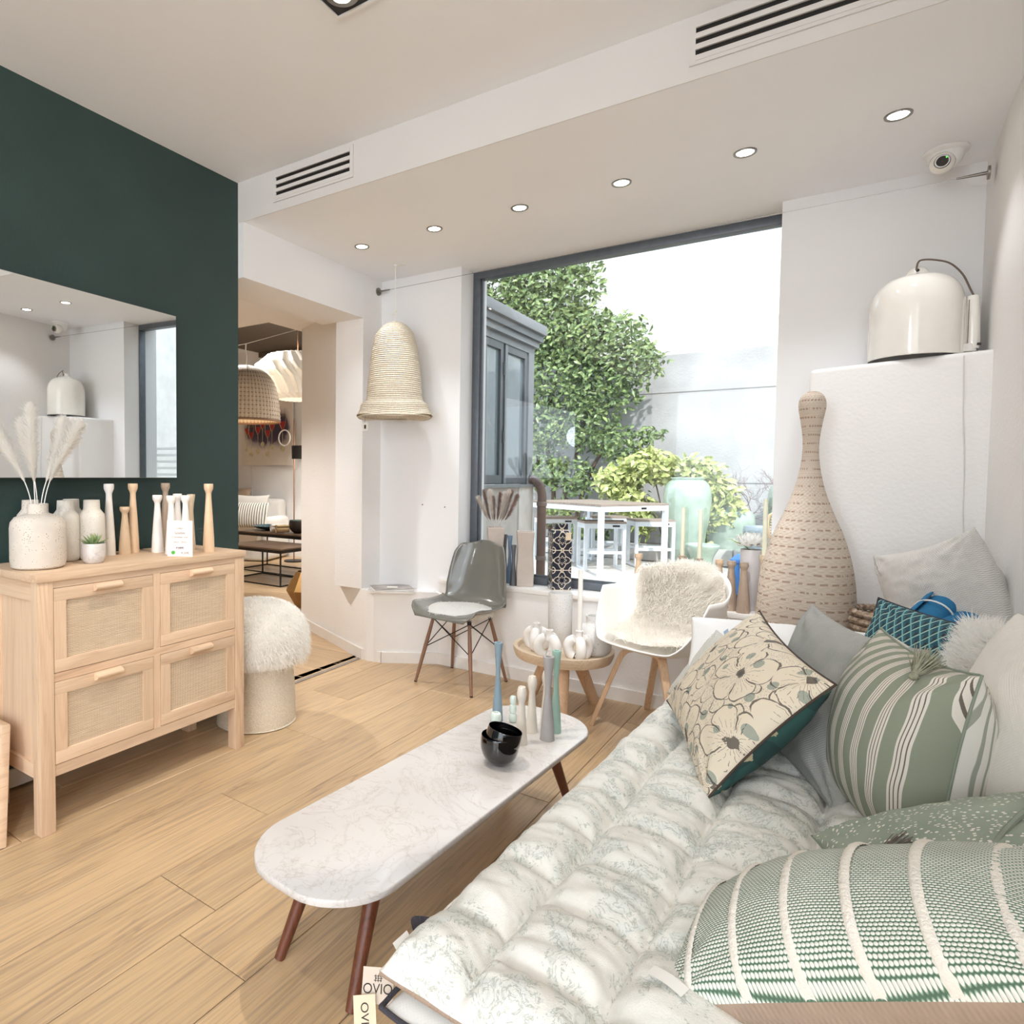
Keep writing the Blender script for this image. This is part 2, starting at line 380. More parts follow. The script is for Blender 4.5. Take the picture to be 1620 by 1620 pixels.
# other room
sbox('wall_far', WS, -9.6, -3.4, 7.0, 7.2, 0, 3.2)
sbox('wall_far_left', WS, -9.6, -9.5, -1, 7.0, 0, 3.2)
sbox('wall_far_near', WS, -9.6, -2.75, -1.1, -1, 0, 3.2)
sbox('wall_far_right', WS, -3.50, -3.40, 3.9, 7.0, 0, 3.2)
sbox('ceiling_far', CE, -9.6, -3.4, 3.5, 7.2, 3.14, 3.22)
sbox('ceiling_far_near', CE, -9.6, -6.0, -1.1, 3.5, 2.4, 2.6)
sbox('ceiling_dark_panel', MT['darkceil'], -7.15, -3.5, 3.45, 6.93, 3.05, 3.12)
sbox('trim_2', MT['darkceil'], -7.15, -3.5, 6.85, 6.95, 2.98, 3.05)
for k, x in enumerate((-5.2,)):
    sbox('trim_3', MT['blackmetal'], x, x+.02, 3.5, 6.85, 3.035, 3.052)
for k in range(5): sbox('trim_4', MT['base'], -8.6+k*1.16, -8.595+k*1.16, 6.992, 7.0, 0, 2.9)
# baseboards
def skirt(name, p, q, h=.072, t=.013):
    p = Vector(p); q = Vector(q); d = (q-p).normalized(); n = Vector((d.y, -d.x))
    a, b, c, e = p, q, q+n*t, p+n*t
    return struct(B().prism([(e.x, e.y), (c.x, c.y), (b.x, b.y), (a.x, a.y)], 0, h).make(name, MT['base'], None, False))
skirt('baseboard_passage', (-3.535, 3.862), (-2.55, 3.387)); skirt('baseboard_corner', (-2.55, 3.388), (-2.40, 3.40)); skirt('baseboard_ledge', (-2.40, 3.40), (-2.085, 3.60))
skirt('baseboard_back', (-2.085, 3.60), (-.09, 3.60)); skirt('baseboard_left', (-2.61, -4), (-2.61, 2.354))
sbox('trim_5', plain('threshold_metal', '8f857b', .5), -2.585, -2.556, 2.354, 3.41, -.012, .004)

# ------------------------------------------------------------------ floor planks: each an object under the floor
def plank_mesh(w, L, mat, alongx=False):
    b = B(); g = .0012; c = .0018; z0, z1 = -.014, 0
    x0, x1, y0, y1 = -w/2+g, w/2-g, -L/2+g, L/2-g
    v = [(x0, y0, z0), (x1, y0, z0), (x1, y1, z0), (x0, y1, z0), (x0, y0, z1-c), (x1, y0, z1-c), (x1, y1, z1-c), (x0, y1, z1-c), (x0+c, y0+c, z1), (x1-c, y0+c, z1), (x1-c, y1-c, z1), (x0+c, y1-c, z1)]
    f = [(8, 9, 10, 11), (0, 1, 5, 4), (1, 2, 6, 5), (2, 3, 7, 6), (3, 0, 4, 7), (4, 5, 9, 8), (5, 6, 10, 9), (6, 7, 11, 10), (7, 4, 8, 11)]
    if alongx: v = [(y, -x, z) for x, y, z in v]
    me = bpy.data.meshes.new('plank'); me.from_pydata(v, [], f); me.materials.append(mat); return me
pm = {}
def put_plank(cx, cy, w, L, mat, rz=0, alongx=False):
    key = (round(w, 3), round(L, 2), mat.name, alongx)
    if key not in pm: pm[key] = plank_mesh(w, key[1], mat, alongx)
    o = bpy.data.objects.new('plank', pm[key]); COL.objects.link(o); o.location = (cx, cy, 0); o.rotation_euler = (0, 0, rz); o.parent = floor
prn = random.Random(11); TILT = math.radians(-1.6); PW = .262
ct, st = math.cos(TILT), math.sin(TILT); piv = Vector((-.872, 1.2))
for i in range(-7, 12):
    lx = i*PW+PW/2
    ly = -2.3+prn.uniform(0, 1.0)
    if i == -3: ly = -.04-1.9
    if i == -4: ly = .40-1.9
    while ly < 3.5:
        L = prn.choice([1.5, 1.7, 1.9, 1.9])
        if i == -3 and abs(ly+1.94) < .01: L = 1.9
        if i == -4 and abs(ly+1.5) < .01: L = 1.9
        cx, cy = lx, ly+L/2
        wx, wy = piv.x+cx*ct-cy*st, piv.y+cx*st+cy*ct
        if wx > -2.70 and not (wx < -2.55 and wy < 2.2) and wx < 2.3 and wy < 4.6: put_plank(wx, wy, PW, L, MT['oak'], TILT)
        ly += L
for j in range(0, 26):
    y = 2.2+j*.19; x = -2.62-prn.uniform(.0, .8)*(1 if j % 2 else .3); x = -2.605
    first = prn.choice([.7, 1.1, 1.5, 1.9])
    while x > -8.3:
        L = first or prn.choice([1.5, 1.9]); first = None
        put_plank(x-L/2, y, .19, L, MT['oakx'], 0, True); x -= L

# ------------------------------------------------------------------ window
win = thing('window_1', '', '', (0, 0, 0)); del win['label']; del win['category']; win['kind'] = 'structure'
fd = MT['framedark']
X0, X1, Z0, Z1 = -1.955, -.232, .562, ZL
for nm, a in (('window_frame', (X0, X1, YG-.02, YG+.05, Z1-.045, Z1)), ('window_frame', (X0, X1, YG-.02, YG+.05, Z0, Z0+.045)),
              ('window_frame', (X0, X0+.05, YG-.02, YG+.05, Z0+.045, Z1-.045)), ('window_frame', (X1-.008, X1, YG-.02, YG+.05, Z0+.045, Z1-.045))):
    box(nm, fd, *a, parent=win, bev=.004)
box('window_bead', fd, X0+.05, X1-.008, YG+.0, YG+.012, Z0+.045, Z0+.06, parent=win)
box('window_bead', fd, X0+.05, X0+.062, YG+.0, YG+.012, Z0+.06, Z1-.05, parent=win)
box('window_pane', MT['glass'], X0+.05, X1-.008, YG+.016, YG+.022, Z0+.045, Z1-.045, parent=win)

# ------------------------------------------------------------------ ceiling fittings and lamps
lens = emis('lamp_lens_glow', 'fff6e6', 14)
def downlight(x, y, z, label, watts, r=.042, group='recessed downlights over the window bay', spot=95, blend=.6, col=(.93, .96, 1.)):
    t = thing('downlight', label, 'downlight', (x, y, z), 0, group)
    B().lathe([(r*.74, -.001), (r*.8, -.004), (r, -.004), (r*1.02, 0), (r*1.02, .002)], 32).make('trim_ring', MT['steel'], t)
    B().lathe([(.0005, -.0015), (r*.74, -.0015), (r*.76, .01)], 32).make('lens', lens, t)
    if watts:
        s = lamp('SPOT', 'downlight_lamp', (0, 0, -.02), watts, col, spot_size=math.radians(spot), spot_blend=blend, shadow_soft_size=.035)
        s.parent = t
    return t
names6 = ['leftmost ceiling downlight, above the rope pendant corner', 'second ceiling downlight from the left, between pendant and window', 'third ceiling downlight from the left, over the left window edge',
          'fourth ceiling downlight from the left, over the window middle', 'fifth ceiling downlight, above the right window edge', 'rightmost and largest-looking ceiling downlight, nearest the security camera']
for i, nm in enumerate(names6): downlight(-2.27+i*.4855, 2.985, ZL, nm, (12, 12, 13, 13, 9, 6.5)[i], spot=100)
downlight(-4.25, 3.42, 2.4, 'glaring spotlight at the passage ceiling edge beside the dark panel', 10, r=.05, group='other room lamp')
def square_spot(x, y, z, label, watts, tgt, rz=0, size=60, blend=.35):
    t = thing('square_spotlight', label, 'spotlight', (x, y, z), rz, 'square recessed gimbal spotlights'); h = .088
    for a in ((-h, h, -h, -h+.012), (-h, h, h-.012, h), (-h, -h+.012, -h+.012, h-.012), (h-.012, h, -h+.012, h-.012)):
        box('frame', MT['wall_smooth'], *a, -.008, -.001, parent=t)
    box('housing', MT['blackmetal'], -h+.012, h-.012, -h+.012, h-.012, -.003, -.001, parent=t)
    B().lathe([(.03, -.018), (.055, -.012), (.06, -.004)], 32).make('reflector', MT['steel'], t); B().lathe([(.0005, -.014), (.035, -.014)], 24).make('lens', lens, t)
    s = lamp('SPOT', 'square_spotlight_lamp', (x, y, z-.03), watts, (1, .88, .74), spot_size=math.radians(size), spot_blend=blend, shadow_soft_size=.02); aim(s, tgt)
    return t
square_spot(-1.315, 1.615, ZU, 'square recessed spotlight cut by the top edge of the picture', 50, (-1.85, 1.9, 0), size=54, blend=.12)
SPOTS = [(-1.2, .1, (-2.3, 1.0, 0), 26, 70), (.25, -.3, (.1, 1.6, .4), 8, 80), (-1.9, -.6, (-2.5, 1.4, .9), 18, 70), (.9, -1.6, (0, 1.5, .3), 20, 110), (-1.2, -1.8, (-1.4, 1, 0), 30, 110), (-.4, 1.9, (-.60, 3.38, .68), 85, 30)]
for i, (x, y, tg, w_, sz) in enumerate(SPOTS):
    s = lamp('SPOT', 'shop_spot', (x, y, ZU-.04), w_, (.95, .97, 1.), spot_size=math.radians(sz), spot_blend=.5, shadow_soft_size=.03); aim(s, tg)
lamp('SPOT', 'passage_fill_spot', (-3.9, 2.5, 2.38), 95, (1, .96, .92), spot_size=math.radians(130), spot_blend=.6, shadow_soft_size=.04)  # added spot without a fixture, brightens the passage wall
for (x, y, z) in ((1.9, -1.6, 1.9), (-1.0, -2.9, 1.9), (2.3, -3.4, 2.0), (.6, -2.2, 1.7)): lamp('POINT', 'rear_ceiling_fill', (x, y, z), 44, (.88, .94, 1.), shadow_soft_size=.18)  # unseen fill lights without fixtures, added behind the camera to lift the ceiling
for (x, y) in ((-5.5, 5.0), (-7, 2.5), (-4.6, 6.0)):
    lamp('SPOT', 'other_room_spot', (x, y, 3.02 if y > 3.5 else 2.38), 130, (1, .96, .9), spot_size=math.radians(120), spot_blend=.5, shadow_soft_size=.05)

def vent(x0, x1, z0, z1, label, nslot=3):
    t = thing('air_vent', label, 'air vent', (0, YF-.002, 0), 0, 'slotted air vents in the ceiling step')
    m = MT['beam']
    for a in ((x0, x1, z0, z0+.012), (x0, x1, z1-.012, z1), (x0, x0+.018, z0+.012, z1-.012), (x1-.018, x1, z0+.012, z1-.012)):
        box('frame', m, a[0], a[1], -.006, 0, a[2], a[3], parent=t)
    box('cavity', MT['blackmetal'], x0+.018, x1-.018, -.001, .001, z0+.012, z1-.012, parent=t)
    n = nslot*2+1; hh = (z1-z0-.024)/n
    for k in range(0, n, 2): box('slat', m, x0+.018, x1-.018, -.008, 0, z0+.012+k*hh, z0+.012+k*hh+hh*.95, parent=t)
vent(-2.345, -1.84, 2.597, 2.745, 'slotted white air vent in the ceiling step, beside the green wall')
vent(-.43, .42, 2.597, 2.745, 'slotted white air vent in the ceiling step, top right by the picture edge')

# security camera
t = thing('security_camera', 'small white dome security camera on the ceiling in the right corner', 'camera', (.335, 3.41, ZL), math.radians(8))
B().lathe([(.0005, 0), (.072, 0), (.074, -.006), (.07, -.012), (.058, -.016), (.056, -.03), (.05, -.05), (.03, -.068), (.0005, -.075)], 40).make('housing', MT['cotton_white'], t)
hd = B().lathe([(.0005, .046), (.02, .044), (.036, .03), (.042, .008), (.04, -.01), (.03, -.03)], 28); Mh = Matrix.Translation((-.018, -.03, -.06)) @ Matrix.Rotation(math.radians(100), 4, 'X') @ Matrix.Rotation(math.radians(-12), 4, 'Y')
hd.xf(Mh).make('camera_head', MT['white_gloss'], t)
B().lathe([(.0005, .0465), (.023, .0465), (.026, .040)], 24).xf(Mh).make('lens_face', MT['steel'], t); B().lathe([(.0005, .0475), (.019, .0475)], 20).xf(Mh).make('lens', MT['ink'], t)
B().lathe([(.0005, .048), (.0022, .048)], 10, .012, .012).xf(Mh).make('status_light', emis('green_led', '40ff30', 3), t)
# picture cable with two wall fittings
t = thing('hanging_wire', 'thin steel wire stretched just under the ceiling across the window bay', 'wire', (0, 0, 0))
a, b = Vector((-2.57, 3.565, 2.477)), Vector((.472, 3.426, 2.439)); d = (b-a).normalized()
B().tube([a+d*.1, b-d*.1], .0013, 6).make('wire', MT['steel'], t)
for p, s in ((a, 1), (b, -1)):
    B().tube([p, p+d*s*.008], .026, 24).make('wall_rosette', MT['steel'], t); B().tube([p+d*s*.008, p+d*s*.10], [.007, .004], 12).make('turnbuckle', MT['steel'], t)
t = thing('wall_plug', 'small dark screw hole in the niche wall below the rope pendant, left one', 'hole', (0, 0, 0))
B().tube([(-2.225, YP-.003, 1.04), (-2.225, YP+.001, 1.04)], .004, 10).make('plug', MT['ink'], t)
t = thing('wall_plug', 'small dark screw hole in the niche wall below the rope pendant, right one', 'hole', (0, 0, 0))
B().tube([(-2.055, YP-.003, 1.03), (-2.055, YP+.001, 1.03)], .004, 10).make('plug', MT['ink'], t)
# thin cracks of the right block: white electric cable
t = thing('electric_cable', 'thin white cable hanging down the white block from the lamps on its ledge', 'cable', (0, 0, 0))
pts = [(.40, 3.262, 1.71), (.405, 3.262, 1.5), (.415, 3.262, 1.3), (.418, 3.263, 1.1), (.43, 3.262, .95)]
B().tube(spline(pts, 6), .0022, 6).make('cord', MT['beam'], t)

MROT = 3.6
# ------------------------------------------------------------------ green wall: mirror
t = thing('wall_mirror', 'large frameless wall mirror hanging on the dark green wall', 'mirror', (-2.6, 1.938, 1.6), math.radians(MROT))
MY = -.838
m_ = B().box(-.008, .020, -.86+MY, 0, -.387, .380).make('backing', MT['steel'], t, False)
B().box(.0201, .0225, -.858+MY, -.002, -.385, .378).make('glass', MT['mirror'], t, False)

# ------------------------------------------------------------------ dresser
DX0, DX1, DY0, DY1, DZ = -2.535, -2.154, 1.07, 1.976, .893
dr = thing('dresser', 'pale teak dresser with four woven cane drawers below the mirror', 'dresser', (0, 0, 0))
tk, tkh = MT['teak'], MT['teakh']
tkx = wood('pale_teak_side_rails', 'dcc0a3', 'd0ae8e', 'b8957a', axis=0, scale=1.1, rough=.55, contrast=.5, ring=3)
box('top', tkh, DX0-.02, DX1+.006, DY0-.008, DY1+.008, DZ-.026, DZ, parent=dr, bev=.003)
zt = DZ-.026
for (x, y) in ((DX1-.05, DY0), (DX1-.05, DY1-.05), (DX0, DY0), (DX0, DY1-.05)): box('leg', tk, x, x+.05, y, y+.05, 0, zt, parent=dr, bev=.002)
fx0, fx1 = DX1-.045, DX1-.004
for z0, z1 in ((.843, zt), (.520, .549), (.192, .231)): box('rail', tkh, fx0, fx1, DY0+.05, DY1-.05, z0, z1, parent=dr)
for z0, z1 in ((.231, .520), (.549, .843)): box('stile', tk, fx0, fx1-.0005, 1.511, 1.541, z0, z1, parent=dr)
for y in (DY0+.004, DY1-.034):
    for z0, z1 in ((.80, zt), (.19, .24)): box('side_rail', tkx, DX0+.05, DX1-.05, y, y+.03, z0, z1, parent=dr)
    box('side_panel', tk, DX0+.05, DX1-.05, y+.012, y+.02, .24, .80, parent=dr)
    for x in (DX0+.05, DX1-.08): box('side_stile', tk, x, x+.03, y+.002, y+.028, .24, .80, parent=dr)
box('bottom_board', tkh, DX0+.02, DX1-.05, DY0+.035, DY1-.035, .215, .228, parent=dr)
box('back_board', tkh, DX0+.004, DX0+.012, DY0+.03, DY1-.03, .2, .86, parent=dr)
for (y0, y1) in ((DY0+.052, 1.509), (1.543, DY1-.052)):
    for (z0, z1) in ((.551, .841), (.233, .518)):
        xf = DX1-.002; xb = DX1-.022; s = .044
        d = B().box(xb, xf, y0, y1, z1-s, z1, .0015).make('drawer', tkh, dr, True, 50)
        box('lower_frame', tkh, xb, xf, y0, y1, z0, z0+s, parent=d, bev=.0015)
        for (a, b_) in ((y0, y0+s), (y1-s, y1)): box('side_frame', tk, xb, xf-.0005, a, b_, z0+s, z1-s, parent=d)
        box('cane_panel', MT['cane'], xb-.002, xf-.009, y0+s, y1-s, z0+s, z1-s, parent=d)
        hy = (y0+y1)/2; prf = []
        for k in range(9):
            a = PI*k/8/1; prf.append((xf+.001+.026*math.sin(a/1)*.95, z1-.014+.014*math.cos(a)))
        hb = B(); n = len(prf)
        pts = [(x, z) for x, z in prf]
        v = [(x, hy-.052, z) for x, z in pts]+[(x, hy+.052, z) for x, z in pts]
        hb.add(v, [tuple(range(n)), tuple(range(2*n-1, n-1, -1))]+[(i, i+n, (i+1) % n+n, (i+1) % n) for i in range(n)])
        hb.make('handle', tkh, d)
# teak board leaning against the dresser's near side
t = thing('leaning_board', 'thick pale teak board leaning against the near end of the dresser', 'board', (-2.19, 1.045, 0), 0)
b = B().box(-.42, 0, -.035, -.004, 0, .375, .006); 
for i, p in enumerate(b.v):
    x, y, z = p
    if z > .2: x -= .10*(z-.0)/.37 if x > -.2 else 0
    b.v[i] = (x-.105*(z/.375) if x > -.2 and z <= .2 else x, y, z)
b.xf(Matrix.Translation((0, -.065, 0)) @ Matrix.Rotation(math.radians(-10), 4, 'X')); b.make('board', tkh, t, True, 40)

# ------------------------------------------------------------------ things standing on tops
def lathe_thing(name, label, cat, loc, pr, mat, group=None, seg=32, rz=0, part='body', n=6, asroot=True):
    o = B().lathe(prof(pr, n) if n else pr, seg).make(name, mat, None, True, 50)
    o.location = loc; o.rotation_euler = (0, 0, rz); return tag(o, label, cat, group)
bottle = [(.0005, 0), (.038, 0), (.047, .006), (.049, .02), (.049, .165), (.047, .178), (.036, .192), (.031, .2), (.030, .228), (.0295, .235), (.026, .235), (.025, .22)]
def bottle_at(x, y, lab, mat=MT['speckw']):
    return lathe_thing('bottle_vase', lab, 'vase', (x, y, DZ), bottle, mat, 'pale stoneware bottle vases on the dresser', n=0)
bottle_at(-2.545, 1.24, 'grey-glazed bottle vase at the left end of the dresser, behind the round vase', MT['speck'])
bottle_at(-2.43, 1.315, 'pale bottle vase directly right of the round feather vase on the dresser')
bottle_at(-2.402, 1.405, 'pale stoneware bottle vase behind the small potted succulent')
o = bottle_at(-2.535, 1.395, 'stoneware bottle vase at the back, its rim showing behind the round vase')
big = [(.0005, 0), (.075, 0), (.087, .008), (.091, .03), (.091, .145), (.088, .165), (.075, .183), (.05, .192), (.036, .196), (.034, .203), (.034, .229), (.032, .231), (.028, .23), (.027, .2)]
v1 = B().lathe(big, 48).make('round_vase', MT['speck'], None); v1.location = (-2.335, 1.163, DZ)
tag(v1, 'large speckled round stoneware vase holding white feather plumes on the dresser', 'vase')
def plume(label, base, pts, mat, group, head=.55, fluff=.022, seed=1, stem=MT['waxw'], loc=None, n=700, hw=None, hairw=.0009):
    """dried grass plume: stem tube plus feathery head made of fine hairs"""
    p = spline(pts, 10); t = thing('dried_plume', label, 'dried grass', base, 0, group)
    B().tube(p, .0017, 6).make('stem', stem, t)
    r = random.Random(seed); sm = []; k0 = int(len(p)*(1-head))
    hv = []; hf = []
    for _ in range(n):
        u = r.random(); i = k0+u*(len(p)-1-k0); i0 = int(min(i, len(p)-2)); a = p[i0].lerp(p[i0+1], i-i0); tg = (p[i0+1]-p[i0]).normalized()
        s = tg.orthogonal().normalized(); s = Matrix.Rotation(r.uniform(0, 2*PI), 3, tg) @ s
        env = math.sin(PI*min(1, .12+.88*(1-u)**.75))**.7*(1 if u < .92 else .6)
        L = fluff*env*r.uniform(.5, 1.25)
        env *= .75+.6*noise.noise(Vector((u*14, seed, 0)))+.25*noise.noise(Vector((u*40, seed, 3))); d = (s*1.0+tg*r.uniform(.4, 1.3)+Vector((r.gauss(0, .3), r.gauss(0, .3), r.gauss(0, .2)-.15))).normalized()
        w = d.cross(tg).normalized()*hairw; k = len(hv)
        q = a+d*L*1.3; hv += [a-w, a+w, a+d*L*.7+w*.8, a+d*L*.7-w*.8, q+tg*.004]; hf += [(k, k+1, k+2, k+3), (k+3, k+2, k+4)]
    h = mobj('plume_head', hv, hf, mat, t, True, 180); h['kind'] = 'stuff'; return t
# the five white plumes: base inside the vase neck, then outward
VB = Vector((-2.335, 1.163, DZ)); Rv = Vector((.8216, .57, 0)); Fv = Vector((-.57, .8216, 0))
def loc3(r_, u_, f_=0): return Rv*r_+Vector((0, 0, u_))+Fv*f_
PL = [(-.155, .50, 0, 'leaning farthest left'), (-.062, .53, .02, 'second from the left'), (-.012, .58, -.02, 'tallest and nearly upright'), (.085, .535, .02, 'second from the right'), (.155, .52, -.01, 'leaning farthest right')]
for i, (dx, h, fz, lb) in enumerate(PL):
    s = 1 if dx > 0 else -1
    plume('white feathery pampas plume in the round vase, '+lb, VB, [loc3(dx*.05, .05), loc3(dx*.16, .24), loc3(dx*.45, .36, fz), loc3(dx*.78, .45, fz), loc3(dx, h, fz)], MT['furw'], 'white plumes in the round vase',   .62, .033, i+1, n=5000, hairw=.0012)
# succulent
pot = thing('potted_succulent', 'small white marbled pot with a spiky green succulent on the dresser', 'plant', (-2.30, 1.352, DZ))
B().lathe([(.0005, 0), (.030, 0), (.039, .008), (.043, .028), (.043, .07), (.042, .075), (.039, .075), (.038, .06), (.0005, .06)], 36).make('pot', MT['marble'], pot)
g = G('succulent_green'); v = g.coord((1, 1, 1)); x = g.sep(v); g.col(g.ramp(g.math('MULTIPLY', x[2], 8), [(.4, srgb('5e7a45')), (.8, srgb('8fa372')), (1, srgb('a07a5a'))])); g.set(.45)
for k in range(17):
    ring = 0 if k < 5 else 1 if k < 11 else 2
    a = k*2.399; L = (.055, .058, .055)[ring]; el = math.radians((78, 50, 22)[ring]); pts = []
    lv = []; lf = []
    for j in range(7):
        u = j/6; w = .0085*math.sin(PI*min(1, .25+u*.75))**.8*(1-u**3)+.0003; rr = .004+L*u*math.cos(el); zz = .066+L*u*math.sin(el)+.006*u*u*(ring-1)
        c = Vector((rr*math.cos(a), rr*math.sin(a), zz)); sd = Vector((-math.sin(a), math.cos(a), 0)); up = Vector((-math.sin(el)*math.cos(a), -math.sin(el)*math.sin(a), math.cos(el)))
        lv += [c-sd*w+up*w*.4, c-up*w*.5, c+sd*w+up*w*.4]
    for j in range(6):
        for q in range(2): lf.append((j*3+q, j*3+q+1, j*3+4+q, j*3+3+q))
        lf.append((j*3+2, j*3, j*3+3, j*3+5))
    mobj('leaf', lv, lf, g.m, pot)
# candlesticks: bone-shaped
def bone(h, rb=.0275, rt=.0215, rn=.0115):
    return [(.0005, 0), (rb, 0), (rb, .003), (rb*.93, h*.2), (rb*.72, h*.5), (rn*1.15, h*.80), (rn*1.12, h*.86), (rn*1.35, h*.885), (rt*.98, h*.925), (rt*1.03, h*.96), (rt, h*.995), (rt*.93, h), (rt*.55, h), (rt*.5, h-.012), (.0005, h-.012)]
wht, snd, gry, pal = MT['white_matt'], MT['sandwood'], MT['mangogrey'], MT['mangopale']
CS = [(-2.464, 1.517, .297, wht, 'tallest white wooden candlestick, first of the row beside the succulent'),
      (-2.438, 1.572, .20, snd, 'shortest sand-coloured candlestick of the row on the dresser'),
      (-2.47, 1.632, .297, snd, 'tall sand wood candlestick behind the shortest one'),
      (-2.395, 1.70, .248, wht, 'medium white candlestick left of the price card, standing free'),
      (-2.30, 1.70, .248, wht, 'medium white candlestick half behind the left edge of the price card'),
      (-2.516, 1.829, .297, gry, 'tall grey-brown candlestick at the back behind the price card'),
      (-2.43, 1.83, .250, wht, 'medium white candlestick rising behind the middle of the price card'),
      (-2.285, 1.762, .248, wht, 'medium white candlestick at the right edge of the price card'),
      (-2.36, 1.85, .249, pal, 'slim waisted pale wood candlestick second from the right'),
      (-2.235, 1.845, .298, snd, 'tall sand wood candlestick at the right end of the dresser')]
for x, y, h, m, lb in CS:
    pr = bone(h) if 'waisted' not in lb else [(.0005, 0), (.022, 0), (.021, .02), (.013, h*.55), (.0105, h*.7), (.013, h*.82), (.0195, h*.98), (.019, h), (.009, h), (.0005, h-.01)]
    lathe_thing('candlestick', lb, 'candlestick', (x, y, DZ), [(a*.92, b_) for a, b_ in pr], m, 'wooden candlesticks on the dresser', n=0)
# price card standing
t = thing('price_card', 'white handwritten price card with a green dot standing on the dresser', 'sign', (-2.20, 1.668, DZ), math.radians(33))
box('card', MT['paper'], -.052, .052, 0, .004, 0, .148, parent=t)
Mt = lambda x, z: Matrix.Translation((x, -.001, z)) @ Matrix.Rotation(PI/2, 4, 'X')
lt = MT['ink_light'] = plain('pale_brown_ink', 'a89a90', .8)
text_part('OVIO', .011, lt, t, Mt(0, .112)); text_part('Soldes', .017, lt, t, Mt(0, .092)); text_part('Chandelier bois', .0105, lt, t, Mt(0, .077)); text_part('14cm / 20cm', .011, lt, t, Mt(0, .056))
inkp = MT['ink_violet'] = plain('violet_ink', '6b4f66', .8); text_part('7,50€', .014, inkp, t, Mt(0, .031)); text_part('4,50€', .015, lt, t, Mt(.022, .010))
box('strike_line', inkp, -.018, .018, -.0012, 0, .035, .0362, parent=t)
B().tube([(-.028, -.0015, .016), (-.028, 0, .016)], .0078, 20).make('green_dot', plain('green_sticker', '4fae3c', .6), t)

# ------------------------------------------------------------------ marble coffee table
cf = thing('coffee_table', 'long low white marble coffee table on splayed walnut legs', 'table', (-.945, 1.735, 0), math.radians(-5.0))
def superpoly(hx, hy, r, n=10, bow=.012):
    pts = []
    for qx, qy, a0 in ((1, 1, 0), (-1, 1, 90), (-1, -1, 180), (1, -1, 270)):
        for k in range(n+1):
            a = math.radians(a0+90*k/n); pts.append((qx*(hx-r)+r*math.cos(a), qy*(hy-r)+r*math.sin(a)))
    out = []
    for x, y in pts: out.append((x+bow*(1 if x > 0 else -1)*max(0, 1-(abs(y)/hy)**2), y+bow*(1 if y > 0 else -1)*max(0, 1-(abs(x)/hx)**2)))
    return out
TZ = .305
def slab(poly_fn, z0, z1, e=.004):
    """slab with softened edges from a family of polygons"""
    rings = [(poly_fn(-e), z0), (poly_fn(0), z0+e), (poly_fn(0), z1-e), (poly_fn(-e*.3), z1-e*.3), (poly_fn(-e), z1)]
    n = len(rings[0][0]); v = [(x, y, z) for p, z in rings for x, y in p]
    f = [tuple(range(n-1, -1, -1)), tuple((len(rings)-1)*n+i for i in range(n))]
    for j in range(len(rings)-1): f += [(j*n+i, j*n+(i+1) % n, (j+1)*n+(i+1) % n, (j+1)*n+i) for i in range(n)]
    return B().add(v, f)
slab(lambda d: superpoly(.198+d, .695+d, .155, bow=.014), TZ-.02, TZ).make('tabletop', MT['marble'], cf, True, 50)
for sx in (-1, 1):
    for sy in (-1, 1):
        B().tube([(sx*.095, sy*.47, TZ-.021), (sx*.125, sy*.60, 0)], [.0225, .0135], 20).make('leg', MT['walnut'], cf)
box('apron', MT['walnut'], -.09, .09, -.5, .5, TZ-.034, TZ-.0205, parent=cf)
def onT(u, v): return None
hour = lambda h, rb=.021, rw=.0085, rt=.0165: [(.0005, 0), (rb, 0), (rb, .003), (rb*.8, h*.25), (rw*1.05, h*.55), (rw, h*.66), (rt*.8, h*.88), (rt, h*.985), (rt*.98, h), (rt*.5, h), (rt*.45, h-.01), (.0005, h-.01)]
blue = plain('matt_blue_grey_paint', '8399a6', .5, var=.02); gg = plain('matt_warm_grey_paint', 'a9a5a4', .5, var=.02); mint = plain('matt_mint_paint', 'a3c4b8', .5, var=.02)
paleM = plain('pale_mint_gloss', 'd8e6de', .25, var=.02, Coat_Weight=.5); glossw = MT['white_gloss']; creamc = plain('cream_gloss_paint', 'e6ded2', .3, var=.02, Coat_Weight=.4)
def ballstick(h): return [(.0005, 0), (.022, 0), (.022, .003), (.016, h*.35), (.0115, h*.66), (.011, h*.72), (.0155, h*.80), (.0175, h*.88), (.015, h*.96), (.0125, h), (.008, h), (.0005, h-.012)]
def beads(h, n, r):
    p = [(.0005, 0)]
    for k in range(n):
        for j in range(7):
            a = PI*(j+.5)/7; p.append((r*(.62+.38*math.sin(a))*(1-.09*k), h*(k+(1-math.cos(a))/2)/n))
    p += [(r*.4, h), (r*.35, h-.008), (.0005, h-.008)]; return p
k_ = 1.0562
TB = [(-1.02, 2.216, .30, hour(.30), blue, 'blue-grey hourglass candlestick, tallest at the left on the marble table'),
      (-.80, 2.157, .297, [(a*1.22, b_) for a, b_ in hour(.297)], gg, 'warm grey hourglass candlestick at the front right on the marble table'),
      (-.80, 2.238, .30, hour(.30), mint, 'mint green hourglass candlestick just behind the grey one'),
      (-.862, 2.071, .20, ballstick(.20), creamc, 'cream ball-topped candlestick in front, on the marble table'),
      (-.872, 2.190, .205, ballstick(.205), creamc, 'cream ball-topped candlestick behind the front cream one'),
      (-.856, 2.29, .20, ballstick(.20), creamc, 'cream candlestick half hidden behind the warm grey candlestick'),
      (-.965, 2.235, .10, beads(.10, 3, .0155), paleM, 'pale mint three-bead candle holder behind the blue candlestick'),
      (-.975, 2.105, .075, beads(.075, 2, .0225), paleM, 'pale mint two-bead candle holder touching the black bowl')]
for x, y, h, pr, m, lb in TB: lathe_thing('candlestick', lb, 'candlestick', (x, y, TZ), pr, m, 'candlesticks on the marble table', n=0)
